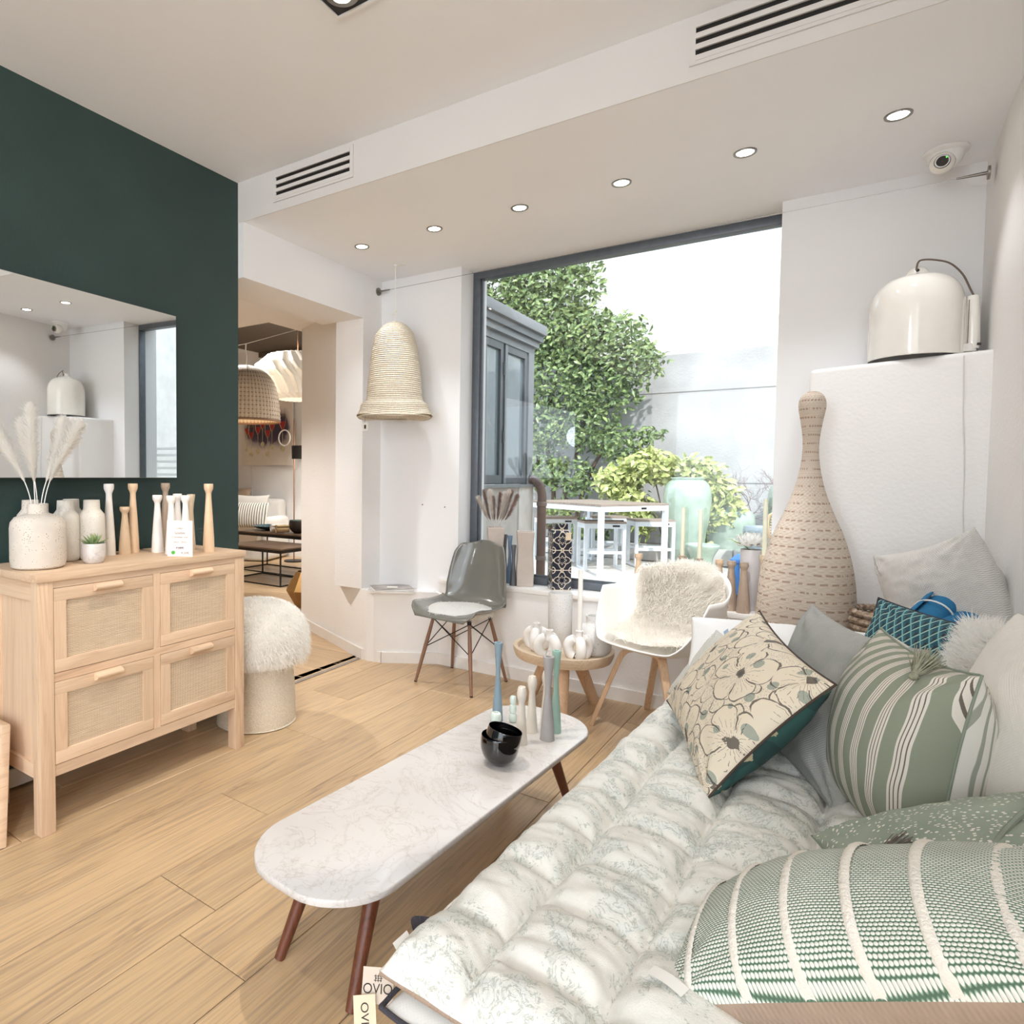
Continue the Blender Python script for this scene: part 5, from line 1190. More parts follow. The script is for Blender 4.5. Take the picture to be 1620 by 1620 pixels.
# tassels
def tassel(parent, M, mat, L=.07, n=70, spread=.35, sd=1):
    r = random.Random(sd); v = []; f = []
    for _ in range(n):
        a = r.uniform(0, 2*PI); q = r.uniform(0, 1); d = Vector((math.cos(a)*q*spread, math.sin(a)*q*spread, -1)).normalized(); s = Vector((math.cos(a+1.5), math.sin(a+1.5), 0))*.0011
        p = Vector((0, 0, 0)); m_ = d*L*.5+Vector((0, 0, -.002)); e = d*L*r.uniform(.85, 1.05)+Vector((r.gauss(0, .004), r.gauss(0, .004), -.006)); k = len(v)
        v += [p-s, p+s, m_+s, m_-s, e+s*.8, e-s*.8]; f += [(k, k+1, k+2, k+3), (k+3, k+2, k+4, k+5)]
    bb = B(); bb.lathe([(.0005, .006), (.007, .003), (.0085, -.004), (.006, -.010), (.008, -.018)], 12); bb.add(v, f)
    o = bb.make('tassel', mat, parent, True, 180); o.matrix_local = M; return o
tassel(strp, rotm(.115, .175, .075, 40, 35, 10), sageyarn, .078, 160, .55, 2)
tassel(dts, rotm(-.20, -.03, .075, 70, -65, 0), mauve, .085, 160, .45, 3)
tassel(dts, rotm(.23, .19, .01, -90, 40, 30), mauve, .05, 110, .6, 4)
zp = [(-.10+.30*u, -.13+.26*u+.02*math.sin(u*3), .17/2*((max(0, (1-((-.10+.30*u)/.25)**2)*(1-((-.13+.26*u)/.2)**2)))**.5)+.004) for u in [k/20 for k in range(21)]]
B().tube(zp, .0045, 6).make('zip', zipm, dts)
B().tube([zp[-1], Vector(zp[-1])+Vector((.01, .012, .003))], .004, 8).make('zip_pull', MT['steel'], dts)
tg = thing('price_tag', 'white barcode tag hanging from the teal cushion', 'tag', (.372, 2.155, .735), math.radians(10))
o = B().box(-.030, .030, -.0006, .0006, -.030, .030).make('card', MT['paper'], tg, False); 
for k, (x, w_) in enumerate(((-.018, .0015), (-.015, .001), (-.0125, .002), (-.0095, .001), (-.0075, .0015))): box('barcode', MT['ink'], x, x+w_, -.0014, -.0007, -.018, .006, parent=tg)
text_part('OVIO', .010, MT['ink'], tg, Matrix.Translation((.012, -.0012, -.005)) @ Matrix.Rotation(PI/2, 4, 'X') @ Matrix.Rotation(PI/2, 4, 'Z'))
B().tube([(0, 0, .03), (.004, 0, .06), (-.004, .0, .085)], .0008, 5).make('thread', MT['waxw'], tg)
# rolled blue towels
def roll(label, M, L, r0, sd):
    t = thing('rolled_towel', label, 'towel', (0, 0, 0), 0, 'blue towels in a roll'); t.matrix_world = M
    def f(u, v):
        a = v*2*PI*3.2; r = .008+(r0-.008)*v+.0012*noise.noise(Vector((u*5, a, sd))); x = L*(u-.5)+.006*noise.noise(Vector((a*.6, sd, u))); fl = .0
        return (x, r*math.cos(a), r*math.sin(a)*(.92))
    o = B().grid(f, 40, 110).make('towel', MT['bluefab'], t, True, 180); md = o.modifiers.new('t', 'SOLIDIFY'); md.thickness = .004
    B().tube([(L*.12, (r0+.003)*math.cos(a), (r0+.003)*.92*math.sin(a)) for a in [k*PI/12 for k in range(25)]], .0028, 6, False).make('tie_string', MT['waxw'], t); return t
roll('rolled blue muslin towel on the bolster, larger front one with a dark open end', frame((.272, 2.665, .795), (.45, .75, .42), (-.8, .5, 0)), .22, .050, 1)
roll('rolled blue muslin towel behind the larger roll, to its right', frame((.362, 2.70, .79), (.55, .75, .22), (-.8, .5, 0)), .20, .045, 2)

# ------------------------------------------------------------------ the room beyond the doorway
def frame_table(label, x0, x1, y0, y1, h, grp):
    t = thing('nesting_table', label, 'table', ((x0+x1)/2, (y0+y1)/2, 0), 0, grp); a, b_ = (x1-x0)/2, (y1-y0)/2; s = .014
    box('tabletop', MT['darkwood'], -a, a, -b_, b_, h-.016, h, parent=t, bev=.002)
    box('apron', MT['blackmetal'], -a+.001, a-.001, -b_+.001, b_-.001, h-.05, h-.017, parent=t)
    for sx in (-1, 1):
        for sy in (-1, 1): box('leg', MT['blackmetal'], min(sx*a, sx*(a-s)), max(sx*a, sx*(a-s)), min(sy*b_, sy*(b_-s)), max(sy*b_, sy*(b_-s)), 0, h-.05, parent=t)
        box('floor_bar', MT['blackmetal'], min(sx*a, sx*(a-s)), max(sx*a, sx*(a-s)), -b_+s, b_-s, 0, s, parent=t); box('floor_bar', MT['blackmetal'], -a+s, a-s, min(sx*b_, sx*(b_-s)), max(sx*b_, sx*(b_-s)), 0, s, parent=t)
    return t
frame_table('larger dark wood nesting table in the far room, carrying bowls and towels', -6.25, -4.80, 5.62, 6.15, .50, 'nesting tables in the far room')
frame_table('smaller lower nesting table in front of the larger one in the far room', -5.75, -4.88, 5.00, 5.58, .415, 'nesting tables in the far room')
am = thing('slipcovered_armchair', 'white slipcovered armchair behind the nesting tables in the far room', 'armchair', (-6.95, 6.50, 0), math.radians(18))
wc = MT['cotton_white']
def soft(name, x0, x1, y0, y1, z0, z1, mat, parent, r=.05):
    bm = bmesh.new(); bmesh.ops.create_cube(bm, size=1)
    for v in bm.verts: v.co = Vector(((x0+x1)/2+v.co.x*(x1-x0), (y0+y1)/2+v.co.y*(y1-y0), (z0+z1)/2+v.co.z*(z1-z0)))
    bmesh.ops.bevel(bm, geom=bm.edges[:], offset=r, segments=4, affect='EDGES', profile=.55); me = bpy.data.meshes.new(name); bm.to_mesh(me); bm.free(); me.materials.append(mat)
    me.polygons.foreach_set('use_smooth', [True]*len(me.polygons)); o = bpy.data.objects.new(name, me); COL.objects.link(o); o.parent = parent; return o
soft('skirt', -.42, .42, -.36, .36, .01, .42, wc, am, .04); soft('seat_cushion', -.28, .28, -.38, .26, .40, .52, wc, am, .05); soft('backrest', -.40, .40, .20, .40, .38, .86, wc, am, .08)
soft('armrest', -.46, -.30, -.36, .36, .02, .62, wc, am, .07); soft('armrest', .30, .46, -.36, .36, .02, .62, wc, am, .07)
bwst = G('black_white_ticking'); x = bwst.sep(bwst.coord()); bwst.col(bwst.ramp(bwst.math('FRACT', bwst.math('DIVIDE', x[0], .036)), [(0, srgb('454b4c')), (.28, srgb('454b4c')), (.34, srgb('e9e6de'))])); bwst.set(.9)
cushion('cushion', 'white cushion with thin black stripes on the far armchair', .66, .36, .14, frame((-6.62, 6.12, .66), (.95, .30, 0), (-.08, .2, .97)), bwst.m, pin=.05, sd=12, n=22, group='cushions in the far room')
cushion('cushion', 'plain white cushion behind the striped one on the far armchair', .58, .40, .12, frame((-6.72, 6.27, .74), (.95, .30, 0), (-.08, .2, .97)), MT['linen_white'], pin=.10, sd=13, n=20, group='cushions in the far room')
cushion('cushion', 'brown and grey banded cushion on the sofa at the far room left', .60, .45, .14, frame((-7.55, 6.72, .80), (.97, .2, 0), (-.05, .2, .97)), plain('taupe_fabric', 'b09a86', .9, var=.2, nscale=5), pin=.10, sd=14, n=20, group='cushions in the far room')
so = thing('sofa', 'dark teal sofa end behind the far armchair', 'sofa', (-8.0, 6.62, 0)); soft('sofa_body', -.75, .55, -.33, .30, .02, .52, plain('dark_teal_fabric', '2c4a49', .9), so, .06)
soft('sofa_back', -.75, .55, .12, .34, .50, .70, plain('dark_teal_back', '2c4a49', .9), so, .06)
for (x, y, lb, lid) in ((-5.42, 5.86, 'dark bowl with a green-grey lid on the larger nesting table', '3e5a55'), (-5.12, 5.84, 'dark bowl with a wooden lid on the larger nesting table', 'c89b66')):
    t = thing('lidded_bowl', lb, 'bowl', (x, y, .50), 0, 'lidded bowls on the far table'); B().lathe(prof([(.0005, 0), (.05, .002), (.10, .05), (.112, .10), (.108, .145), (.10, .15)], 4), 28).make('bowl_body', plain('dark_stone', '3b3532', .5, var=.1), t); B().lathe([(.0005, .162), (.10, .162), (.106, .157), (.106, .15), (.0005, .149)], 28).make('lid', plain('lid_'+lid, lid, .5), t)
o = B().lathe(prof([(.0005, 0), (.08, .004), (.17, .03), (.22, .055), (.215, .058), (.15, .035), (.0005, .012)], 4), 36).make('serving_bowl', plain('petrol_glaze', '31525c', .2), None); o.location = (-6.0, 5.95, .50); tag(o, 'wide petrol blue dish at the left of the larger nesting table', 'dish')
for i, (x, y, c_, lb) in enumerate(((-5.66, 5.74, 'cotton_white', 'rolled white napkin on the larger nesting table'), (-5.53, 5.70, 'sandnap', 'rolled sand-coloured napkin beside the white one'))):
    m = MT['cotton_white'] if i == 0 else plain('sand_napkin', 'cbb28a', .9); t = thing('rolled_napkin', lb, 'napkin', (x, y, .555), math.radians(60), 'rolled napkins on the far table')
    b = B(); b.grid(lambda u, v: (.16*(u-.5), (.008+.042*v)*math.cos(v*15), (.008+.042*v)*math.sin(v*15)), 8, 60); o = b.make('napkin', m, t, True, 180); md = o.modifiers.new('t', 'SOLIDIFY'); md.thickness = .004
# floor lamp
fl_ = thing('floor_lamp', 'black floor lamp with a drum shade at the right of the far room', 'floor lamp', (-6.20, 6.62, 0))
B().tube([(0, 0, 0), (0, 0, 2.0)], .009, 10).make('pole', MT['legwood'], fl_); B().lathe([(.0005, .0), (.14, 0), (.14, .015), (.0005, .02)], 32).make('base', MT['blackmetal'], fl_)
B().lathe([(.15, 1.44), (.155, 1.62), (.152, 1.622), (.146, 1.44)], 40).xf(Matrix.Translation((.16, 0, 0))).make('drum_shade', MT['blackmetal'], fl_); B().lathe([(.0005, 1.455), (.148, 1.455)], 32).xf(Matrix.Translation((.16, 0, 0))).make('diffuser', emis('warm_diffuser', 'fff0d8', 8), fl_)
B().tube([(0, 0, 1.58), (.16, 0, 1.60)], .006, 8).make('arm', MT['blackmetal'], fl_)
B().tube([(-.17+.11*math.cos(a), -.02, 1.74+.11*math.sin(a)) for a in [k*PI/14 for k in range(-6, 22)]], .010, 8).make('ring_holder', MT['white_gloss'], fl_)
# wicker pendant and pleated pendant
wp = thing('wicker_pendant_lamp', 'woven wicker dome pendant lamp seen through the doorway', 'pendant lamp', (-4.985, 4.60, 1.775))
WPp = spline([(.345, 0, 0), (.345, .05, 0), (.335, .18, 0), (.315, .30, 0), (.27, .42, 0), (.19, .51, 0), (.08, .56, 0), (.005, .57, 0)], 10)
def wk(u, v):
    k = v*(len(WPp)-1); i = min(int(k), len(WPp)-2); p = WPp[i].lerp(WPp[i+1], k-i); a = 2*PI*u; q = .006*abs(math.sin(a*28))+.003*math.sin(v*PI*30)*(1 if v < .6 else .3)
    return ((p.x+q)*math.cos(a), (p.x+q)*math.sin(a), p.y)
g = G('wicker_weave'); v = g.coord(); x = g.sep(v); an = g.math('ARCTAN2', x[1], x[0]); sa = g.math('ABSOLUTE', g.math('SINE', g.math('MULTIPLY', an, 28))); sz = g.math('SINE', g.math('MULTIPLY', x[2], 150))
g.col(g.mix(g.math('MULTIPLY', g.math('GREATER_THAN', sz, .8), g.math('LESS_THAN', sa, .75)), g.ramp(sa, [(0, srgb('cdb8a0')), (.5, srgb('f0e4d0'))]), srgb('a98d78'))); g.set(.7)
o = B().grid(wk, 224, 60).make('shade', g.m, wp, True, 180)
B().lathe([(.35, -.012), (.356, 0), (.35, .012), (.338, 0), (.35, -.012)], 60).make('rim', plain('rim_fibre', 'a98a74', .8), wp)
B().tube([(0, 0, .56), (.01, 0, .66), (-.005, 0, .72), (0, 0, .79)], .007, 8).make('cord', MT['waxw'], wp); B().tube([(-.9, .0, .83), (-.3, .05, .80), (0, 0, .79), (.6, 0, .84), (1.2, 0, .88), (1.4, 0, 1.272)], .003, 6).make('ceiling_wire', MT['waxw'], wp)
l = lamp('POINT', 'wicker_lamp_light', (-4.985, 4.6, 2.1), 1.5, (1, .82, .6), shadow_soft_size=.05)
pp = thing('pleated_pendant_lamp', 'folded white paper pendant lamp seen at the doorway right edge', 'pendant lamp', (-5.10, 5.50, 2.09)); pp.scale = (1.06, 1.06, 1.06)
def fold(u, v):
    N_ = 24; rows = [(.22, 0), (.36, .04), (.47, .20), (.49, .27), (.46, .36), (.33, .47), (.20, .50)]
    k = v*(len(rows)-1); i = min(int(k), len(rows)-2); r = rows[i][0]+(rows[i+1][0]-rows[i][0])*(k-i); z = rows[i][1]+(rows[i+1][1]-rows[i][1])*(k-i)
    ph = u*N_; tri = abs((ph+(.5*k)) % 1-.5)*2; r *= 1-.17*tri; return (r*math.cos(2*PI*u), r*math.sin(2*PI*u), z)
g = G('translucent_paper'); g.set(.8); g.col(srgb('f6f1e8')); g.b.inputs['Emission Color'].default_value = srgb('fff3df'); g.b.inputs['Emission Strength'].default_value = .12
B().grid(fold, 240, 36).make('folded_shade', g.m, pp, True, 15); B().tube([(0, 0, .49), (0, 0, 1.0)], .006, 8).make('cord', MT['legwood'], pp)
lamp('POINT', 'paper_lamp_light', (-5.10, 5.50, 2.68), 2.5, (1, .88, .7), shadow_soft_size=.05)
br = thing('brass_pot', 'brushed brass angular pot on the floor at the passage corner', 'pot', (-3.85, 4.30, 0), .4)
B().lathe([(.0005, .004), (.07, .0), (.13, .07), (.205, .20), (.20, .21), (.11, .36), (.10, .36), (.19, .205)], 10).make('pot_body', MT['brass'], br, True, 15)
# painting
pa = thing('painting', 'canvas painting of red wine glasses on a violet and beige ground', 'painting', (-7.08, 6.965, 1.92))
g = G('painted_canvas_ground'); v = g.coord((1, 1, 1)); x = g.sep(v); n_ = g.noise(v, 4, 6, .65, .8); vert = g.math('SUBTRACT', 1, g.math('MULTIPLY', g.math('ABSOLUTE', g.math('ADD', x[2], .0)), 2.6), clamp=True)
side_ = g.math('SUBTRACT', 1, g.math('POWER', g.math('MULTIPLY', g.math('ABSOLUTE', x[0]), 1.9), 4), clamp=True)
f_ = g.math('MULTIPLY', g.math('MULTIPLY', vert, side_), g.math('MULTIPLY', n_, 2.2), clamp=True); g.col(g.ramp(f_, [(.15, srgb('e8dfd4')), (.42, srgb('a79a9c')), (.55, srgb('5c4f63')), (.8, srgb('473b52'))])); g.set(.7)
box('canvas', g.m, -.54, .54, -.02, .0, -.56, .50, parent=pa)
redp, goldp, creamp = plain('crimson_paint', 'b02a2c', .5), plain('ochre_paint', '9a8a4c', .5), plain('cream_paint', 'd9d2ad', .6, var=.15)
for (u, z, s) in ((-.42, -.02, 1), (-.33, -.08, 1.05), (-.18, -.0, 1.15), (-.08, .06, 1.0), (.03, -.06, 1.1), (.12, .04, 1.1), (.34, .06, 1.25)):
    zc = z+.0; B().add([(u-.045*s, -.0212, zc+.03), (u+.045*s, -.0212, zc+.03), (u+.04*s, -.0212, zc-.04*s), (u, -.0212, zc-.085*s), (u-.04*s, -.0212, zc-.04*s)], [(0, 1, 2, 3, 4)]).make('painted_wine', redp, pa, False)
    B().tube([(u-.05*s, -.021, zc+.13), (u-.05*s, -.021, zc), (u, -.021, zc-.09*s), (u, -.021, zc-.27*s)], .004, 5).make('painted_outline', creamp, pa, False); B().tube([(u+.05*s, -.021, zc+.13), (u+.05*s, -.021, zc), (u, -.021, zc-.09*s)], .004, 5).make('painted_outline', goldp, pa, False)
    B().tube([(u+.048*s*math.cos(a), -.021, zc+.13+.018*math.sin(a)) for a in [k*PI/8 for k in range(17)]], .004, 5, False).make('painted_rim', goldp, pa, False)
    B().tube([(u, -.0215, zc-.30*s), (u, -.0205, zc-.30*s)], .04*s, 14).make('painted_foot', creamp, pa, False)

# ------------------------------------------------------------------ courtyard
GZ = -.1
def slabmat(name, c, v_=.06, r_=.8): return plain(name, c, r_, var=v_, nscale=5, bump=.3, bscale=30)
cg = sbox('courtyard_ground', slabmat('pale_paving', 'cfcac4'), -9, 6, 3.97, 12.2, GZ-.2, GZ-.012)
pv = slabmat('pale_paving_slab', 'd6d1cb')
pvm = B().box(-.395, .395, -.395, .395, -.012, 0, .004).make('paving_slab', pv, cg, True, 50); pvm.location = (20, 20, 0)
for i in range(8):
    for j in range(10):
        x, y = -4.4+i*.8, 4.5+j*.8
        if y > 10.0: continue
        o = pvm if (i == 0 and j == 0) else pvm.copy()
        if o is not pvm: COL.objects.link(o); o.parent = cg
        o.location = (x, y, GZ)
g = G('grey_render_wall'); v = g.coord(); n_ = g.noise(v, 1.3, 6, .6); g.col(g.ramp(n_, [(.3, srgb('a9a7a6')), (.7, srgb('c6c4c2'))])); g.set(.9); g.bump(g.noise(v, 30, 4), .3, .02); rend = g.m
g = G('rough_white_stone_wall'); v = g.coord(); n_ = g.noise(v, 5, 6, .7, .6); g.col(g.ramp(n_, [(.27, srgb('9d9892')), (.36, srgb('e6e3dd')), (.5, srgb('f6f4ef'))])); g.set(.95); g.bump(g.noise(v, 6, 6, .7), .9, .08); rough_ = g.m
sbox('courtyard_wall_lower', rend, -9, 6, 12.0, 12.4, GZ, 3.36); sbox('courtyard_wall_upper', rough_, -9, 6, 12.07, 12.5, 3.36, 9.0)
for z in (2.70, 1.14): sbox('courtyard_wall_joint', slabmat('joint_grey', '8d8a87'), -9, 6, 11.992, 12.0, z, z+.012)
sbox('courtyard_wall_right', slabmat('white_courtyard_wall', 'e9e6e1'), 3.2, 3.4, 3.97, 12.2, GZ, 5.5)  # plain white wall colour
# our building above the window shades the courtyard
sbox('building_mass', slabmat('building_render', 'e2ded8'), -9.6, 6, 3.0, 3.97, 3.62, 4.6); sbox('building_roof', slabmat('roof_grey', '8b8884'), -9.6, 3.6, -4.2, 3.0, 3.62, 4.6)
sbox('building_wall_right', slabmat('building_wall', 'e2ded8'), .70, 6, 3.75, 3.97, GZ, 3.62)
sbox('building_wall_over', slabmat('building_wall_b', 'e2ded8'), -3.3, .7, 3.951, 3.97, ZL+.02, 3.62)
# annex
an_ = thing('annex_building', 'low grey annex with folding glass doors and a flat grey roof left of the courtyard', 'building', (0, 0, 0))
mg_ = plain('grey_powdercoat', '85898d', .45, .2, var=.03); gm2 = plain('dark_grey_powdercoat', '64686c', .45, .2, var=.03)
B().box(-3.28, -2.5, 3.98, 6.52, 2.70, 2.80, .01).make('roof_edge', mg_, an_, True, 40); B().box(-3.28, -2.53, 3.98, 6.49, 2.63, 2.70).make('roof_lower_band', gm2, an_, False); B().box(-3.28, -2.56, 3.98, 6.45, 2.57, 2.63).make('gutter', mg_, an_, False)
B().box(-3.28, -2.60, 3.98, 6.42, GZ, 1.12).make('base_wall', slabmat('annex_render', 'bdbbb9'), an_, False); B().box(-2.60, -2.585, 6.05, 6.42, GZ, 1.12).make('pilaster', slabmat('annex_pilaster', 'd4d2cf'), an_, False)
B().box(-2.62, -2.56, 3.98, 6.44, 1.12, 1.15).make('sill', mg_, an_, False)
B().box(-3.28, -2.72, 3.98, 6.40, 1.15, 2.57).make('dark_interior', plain('dark_interior_shade', '5b6166', .7), an_, False)  # dark colour stands for the unlit room behind the panes
B().box(-2.68, -2.60, 6.28, 6.42, 1.15, 2.57).make('corner_post', mg_, an_, False)
ys = [(4.0, 4.42), (4.42, 4.84), (4.84, 5.26), (5.26, 5.68), (5.72, 6.26)]
for k, (a, b_) in enumerate(ys):
    fr = B().box(-2.66, -2.61, a+.004, a+.06, 1.16, 2.50).make('window_leaf', gm2 if k < 4 else mg_, an_, False)
    B().box(-2.66, -2.61, b_-.06, b_-.004, 1.16, 2.50).make('leaf_stile', gm2, fr, False); B().box(-2.66, -2.61, a+.06, b_-.06, 2.43, 2.50).make('leaf_rail', gm2, fr, False); B().box(-2.66, -2.61, a+.06, b_-.06, 1.16, 1.24).make('leaf_rail', gm2, fr, False)
    B().box(-2.642, -2.636, a+.06, b_-.06, 1.24, 2.43).make('pane', MT['dglass'], fr, False)
B().box(-2.66, -2.60, 4.0, 6.28, 2.50, 2.57).make('head_rail', mg_, an_, False)
for z in (1.55, 2.2): B().tube([(-2.605, 5.69, z), (-2.605, 5.69, z+.12)], .014, 10).make('hinge', gm2, an_)
dp = thing('downpipe', 'dark brown downpipe with an elbow at the end of the annex', 'pipe', (0, 0, 0))
B().tube(spline([(-2.62, 6.36, 1.19), (-2.585, 6.37, 1.20), (-2.52, 6.40, 1.15), (-2.49, 6.42, 1.05), (-2.49, 6.42, .95)], 6)+[Vector((-2.49, 6.42, GZ))], .047, 18).make('pipe', plain('brown_pipe', '6d5b56', .4, .3), dp)
for z in (.92, .35): B().lathe([(.048, 0), (.054, .005), (.054, .04), (.048, .045)], 20, -2.49, 6.42, z).make('collar', plain('pipe_collar', '7d6f6c', .4, .3), dp)
# bar table and stools
wmet = plain('white_powdercoat', 'e6ebf0', .4, var=.02); slatw = wood('grey_brown_slats', 'a08f82', '8c7b6f', '6d5f55', axis=0, scale=1, rough=.7, contrast=.4)
def outdoor(name, label, cat, c, ang, a, b_, h, leg=.06, grp=None, foot=True):
    t = thing(name, label, cat, (c[0], c[1], GZ), ang, grp); s = leg
    for sx in (-1, 1):
        for sy in (-1, 1): box('leg', wmet, min(sx*a, sx*(a-s)), max(sx*a, sx*(a-s)), min(sy*b_, sy*(b_-s)), max(sy*b_, sy*(b_-s)), 0, h-.10, parent=t)
        if foot: box('foot_rail', wmet, min(sx*a, sx*(a-s)), max(sx*a, sx*(a-s)), -b_+s, b_-s, .0 if name == 'bar_stool' else .0, .04, parent=t)
        box('apron', wmet, min(sx*a, sx*(a-s)), max(sx*a, sx*(a-s)), -b_+s, b_-s, h-.10, h-.03, parent=t); box('apron', wmet, -a, a, min(sx*b_, sx*(b_-s)), max(sx*b_, sx*(b_-s)), h-.10, h-.03, parent=t)
        if name == 'bar_stool': box('footrest', wmet, -a+s, a-s, min(sx*b_, sx*(b_-s)), max(sx*b_, sx*(b_-s)), .24, .28, parent=t)
    n = max(3, int(2*b_/.11)); w_ = 2*b_/n
    for k in range(n): box('slat', slatw, -a-.004, a+.004, -b_+k*w_+.004, -b_+(k+1)*w_-.004, h-.028, h, parent=t)
    box('maker_plate', MT['blackmetal'], .1, .2, -b_-.003, -b_, h-.075, h-.05, parent=t)
    return t
Nn, Rr = Vector((-2.47, 8.48)), Vector((-1.865, 9.60)); e1 = (Rr-Nn).normalized(); e2 = Vector((-e1.y, e1.x)); c = Nn+e1*.636+e2*.75
outdoor('bar_table', 'white metal framed bar table with brown slatted top in the courtyard', 'table', c, math.atan2(e1.y, e1.x), .636, .75, .965, .06, None, False)
for (x, y, lb) in ((-2.70, 9.28, 'white bar stool nearest the window, under the near side of the courtyard table'), (-2.22, 10.15, 'white bar stool under the right side of the courtyard table'), (-2.95, 10.45, 'white bar stool farthest back behind the courtyard table'), (-3.55, 9.75, 'white bar stool at the left, cut by the tiled jar and the downpipe')):
    outdoor('bar_stool', lb, 'stool', (x, y), math.atan2(e1.y, e1.x)-.5, .29, .20, .70, .045, 'white bar stools around the courtyard table')
# jars
gj = G('celadon_glaze'); v = gj.coord(); n_ = gj.noise(v, 3, 5, .6); x = gj.sep(v); gj.col(gj.ramp(n_, [(.3, srgb('8b9f8c')), (.55, srgb('a9bba9')), (.75, srgb('c3cfc0'))])); gj.set(.12, Coat_Weight=.5); gj.bump(gj.noise(v, 25, 2), .1, .01)
lathe_thing('garden_jar', 'tallest pale green glazed garden jar beside the courtyard table', 'jar', (-1.79, 10.55, GZ), [(.0005, 0), (.20, 0), (.215, .02), (.25, .3), (.31, .7), (.335, 1.0), (.32, 1.17), (.26, 1.27), (.225, 1.29), (.235, 1.31), (.24, 1.325), (.22, 1.33), (.2, 1.28)], gj.m, 'celadon garden jars', n=5, seg=48)
lathe_thing('garden_jar', 'squat wide pale green glazed garden jar behind the candles', 'jar', (-1.30, 11.15, GZ), [(.0005, 0), (.22, 0), (.24, .02), (.30, .25), (.36, .5), (.375, .66), (.33, .80), (.26, .85), (.25, .865), (.265, .885), (.25, .89), (.22, .84)], gj.m, 'celadon garden jars', n=5, seg=48)
lathe_thing('garden_jar', 'green garden jar cut by the right edge of the window', 'jar', (-.55, 11.4, GZ), [(.0005, 0), (.18, 0), (.2, .02), (.24, .6), (.25, 1.0), (.22, 1.18), (.16, 1.25), (.14, 1.25)], gj.m, 'celadon garden jars', n=4, seg=40)
lathe_thing('garden_bowl', 'low pale green glazed bowl between the two big garden jars', 'bowl', (-1.50, 10.1, GZ), [(.0005, 0), (.12, 0), (.13, .02), (.15, .18), (.22, .32), (.235, .36), (.21, .36), (.13, .2)], gj.m, n=3, seg=40)
lathe_thing('garden_bowl', 'dark planter pot seen between the jars and the rattan chair', 'pot', (-.75, 10.3, GZ), [(.0005, 0), (.14, 0), (.16, .02), (.25, .5), (.26, .62), (.23, .62), (.13, .2)], plain('slate_pot', '8b979c', .4, var=.08), n=2, seg=36)
cu = sbox('planter_curb', slabmat('grey_curb', 'b5b2b0'), -5.5, -.2, 10.75, 10.9, GZ, .12); sbox('planter_soil', plain('bark_mulch', '857262', .95, var=.3, nscale=30, bump=1, bscale=60, bdist=.03), -5.5, -.2, 10.9, 12.0, GZ, .06)
for k in range(5): box('curb_stone', slabmat('curb_stone', 'c6c3c0') if k == 0 else bpy.data.materials['curb_stone'], -4.6+k*.86, -3.76+k*.86, 10.70, 10.93, GZ, .145, parent=cu, bev=.01)
bx = thing('blue_crate', 'bright blue box on the courtyard floor behind the rightmost candlestick', 'box', (-.62, 8.2, GZ)); B().box(-.25, .35, -.3, .3, 0, .42, .01).make('box_body', plain('bright_blue_plastic', '3f7fc8', .5), bx, True, 40); B().box(-.27, .37, -.32, .32, .40, .44, .008).make('lid', plain('blue_lid', '3b78c0', .5), bx, True, 40)
rc = thing('rattan_garden_chair', 'pale rattan garden chair back cut by the right window edge', 'chair', (-.30, 7.5, GZ), 0)
B().tube(spline([(-.16, 0, .55), (-.205, 0, .75), (-.215, 0, .92), (-.15, 0, .98), (.1, 0, 1.0), (.3, 0, .95), (.33, 0, .6)], 6), .016, 10).make('frame', MT['sandwood'], rc)
for k in range(13): z = .60+k*.027; B().tube([(-.20+.02*abs(k-8)/8, 0, z), (.32, 0, z)], .008, 6).make('cane_strand', MT['pale'] if 'pale' in MT else MT['mangopale'], rc)
B().box(-.17, .33, -.45, 0, .50, .53, .01).make('seat', MT['mangopale'], rc, True, 40)
for sx in (-.15, .31):
    for sy in (-.42, -.02): B().tube([(sx, sy, .51), (sx, sy, 0)], .014, 8).make('leg', MT['sandwood'], rc)

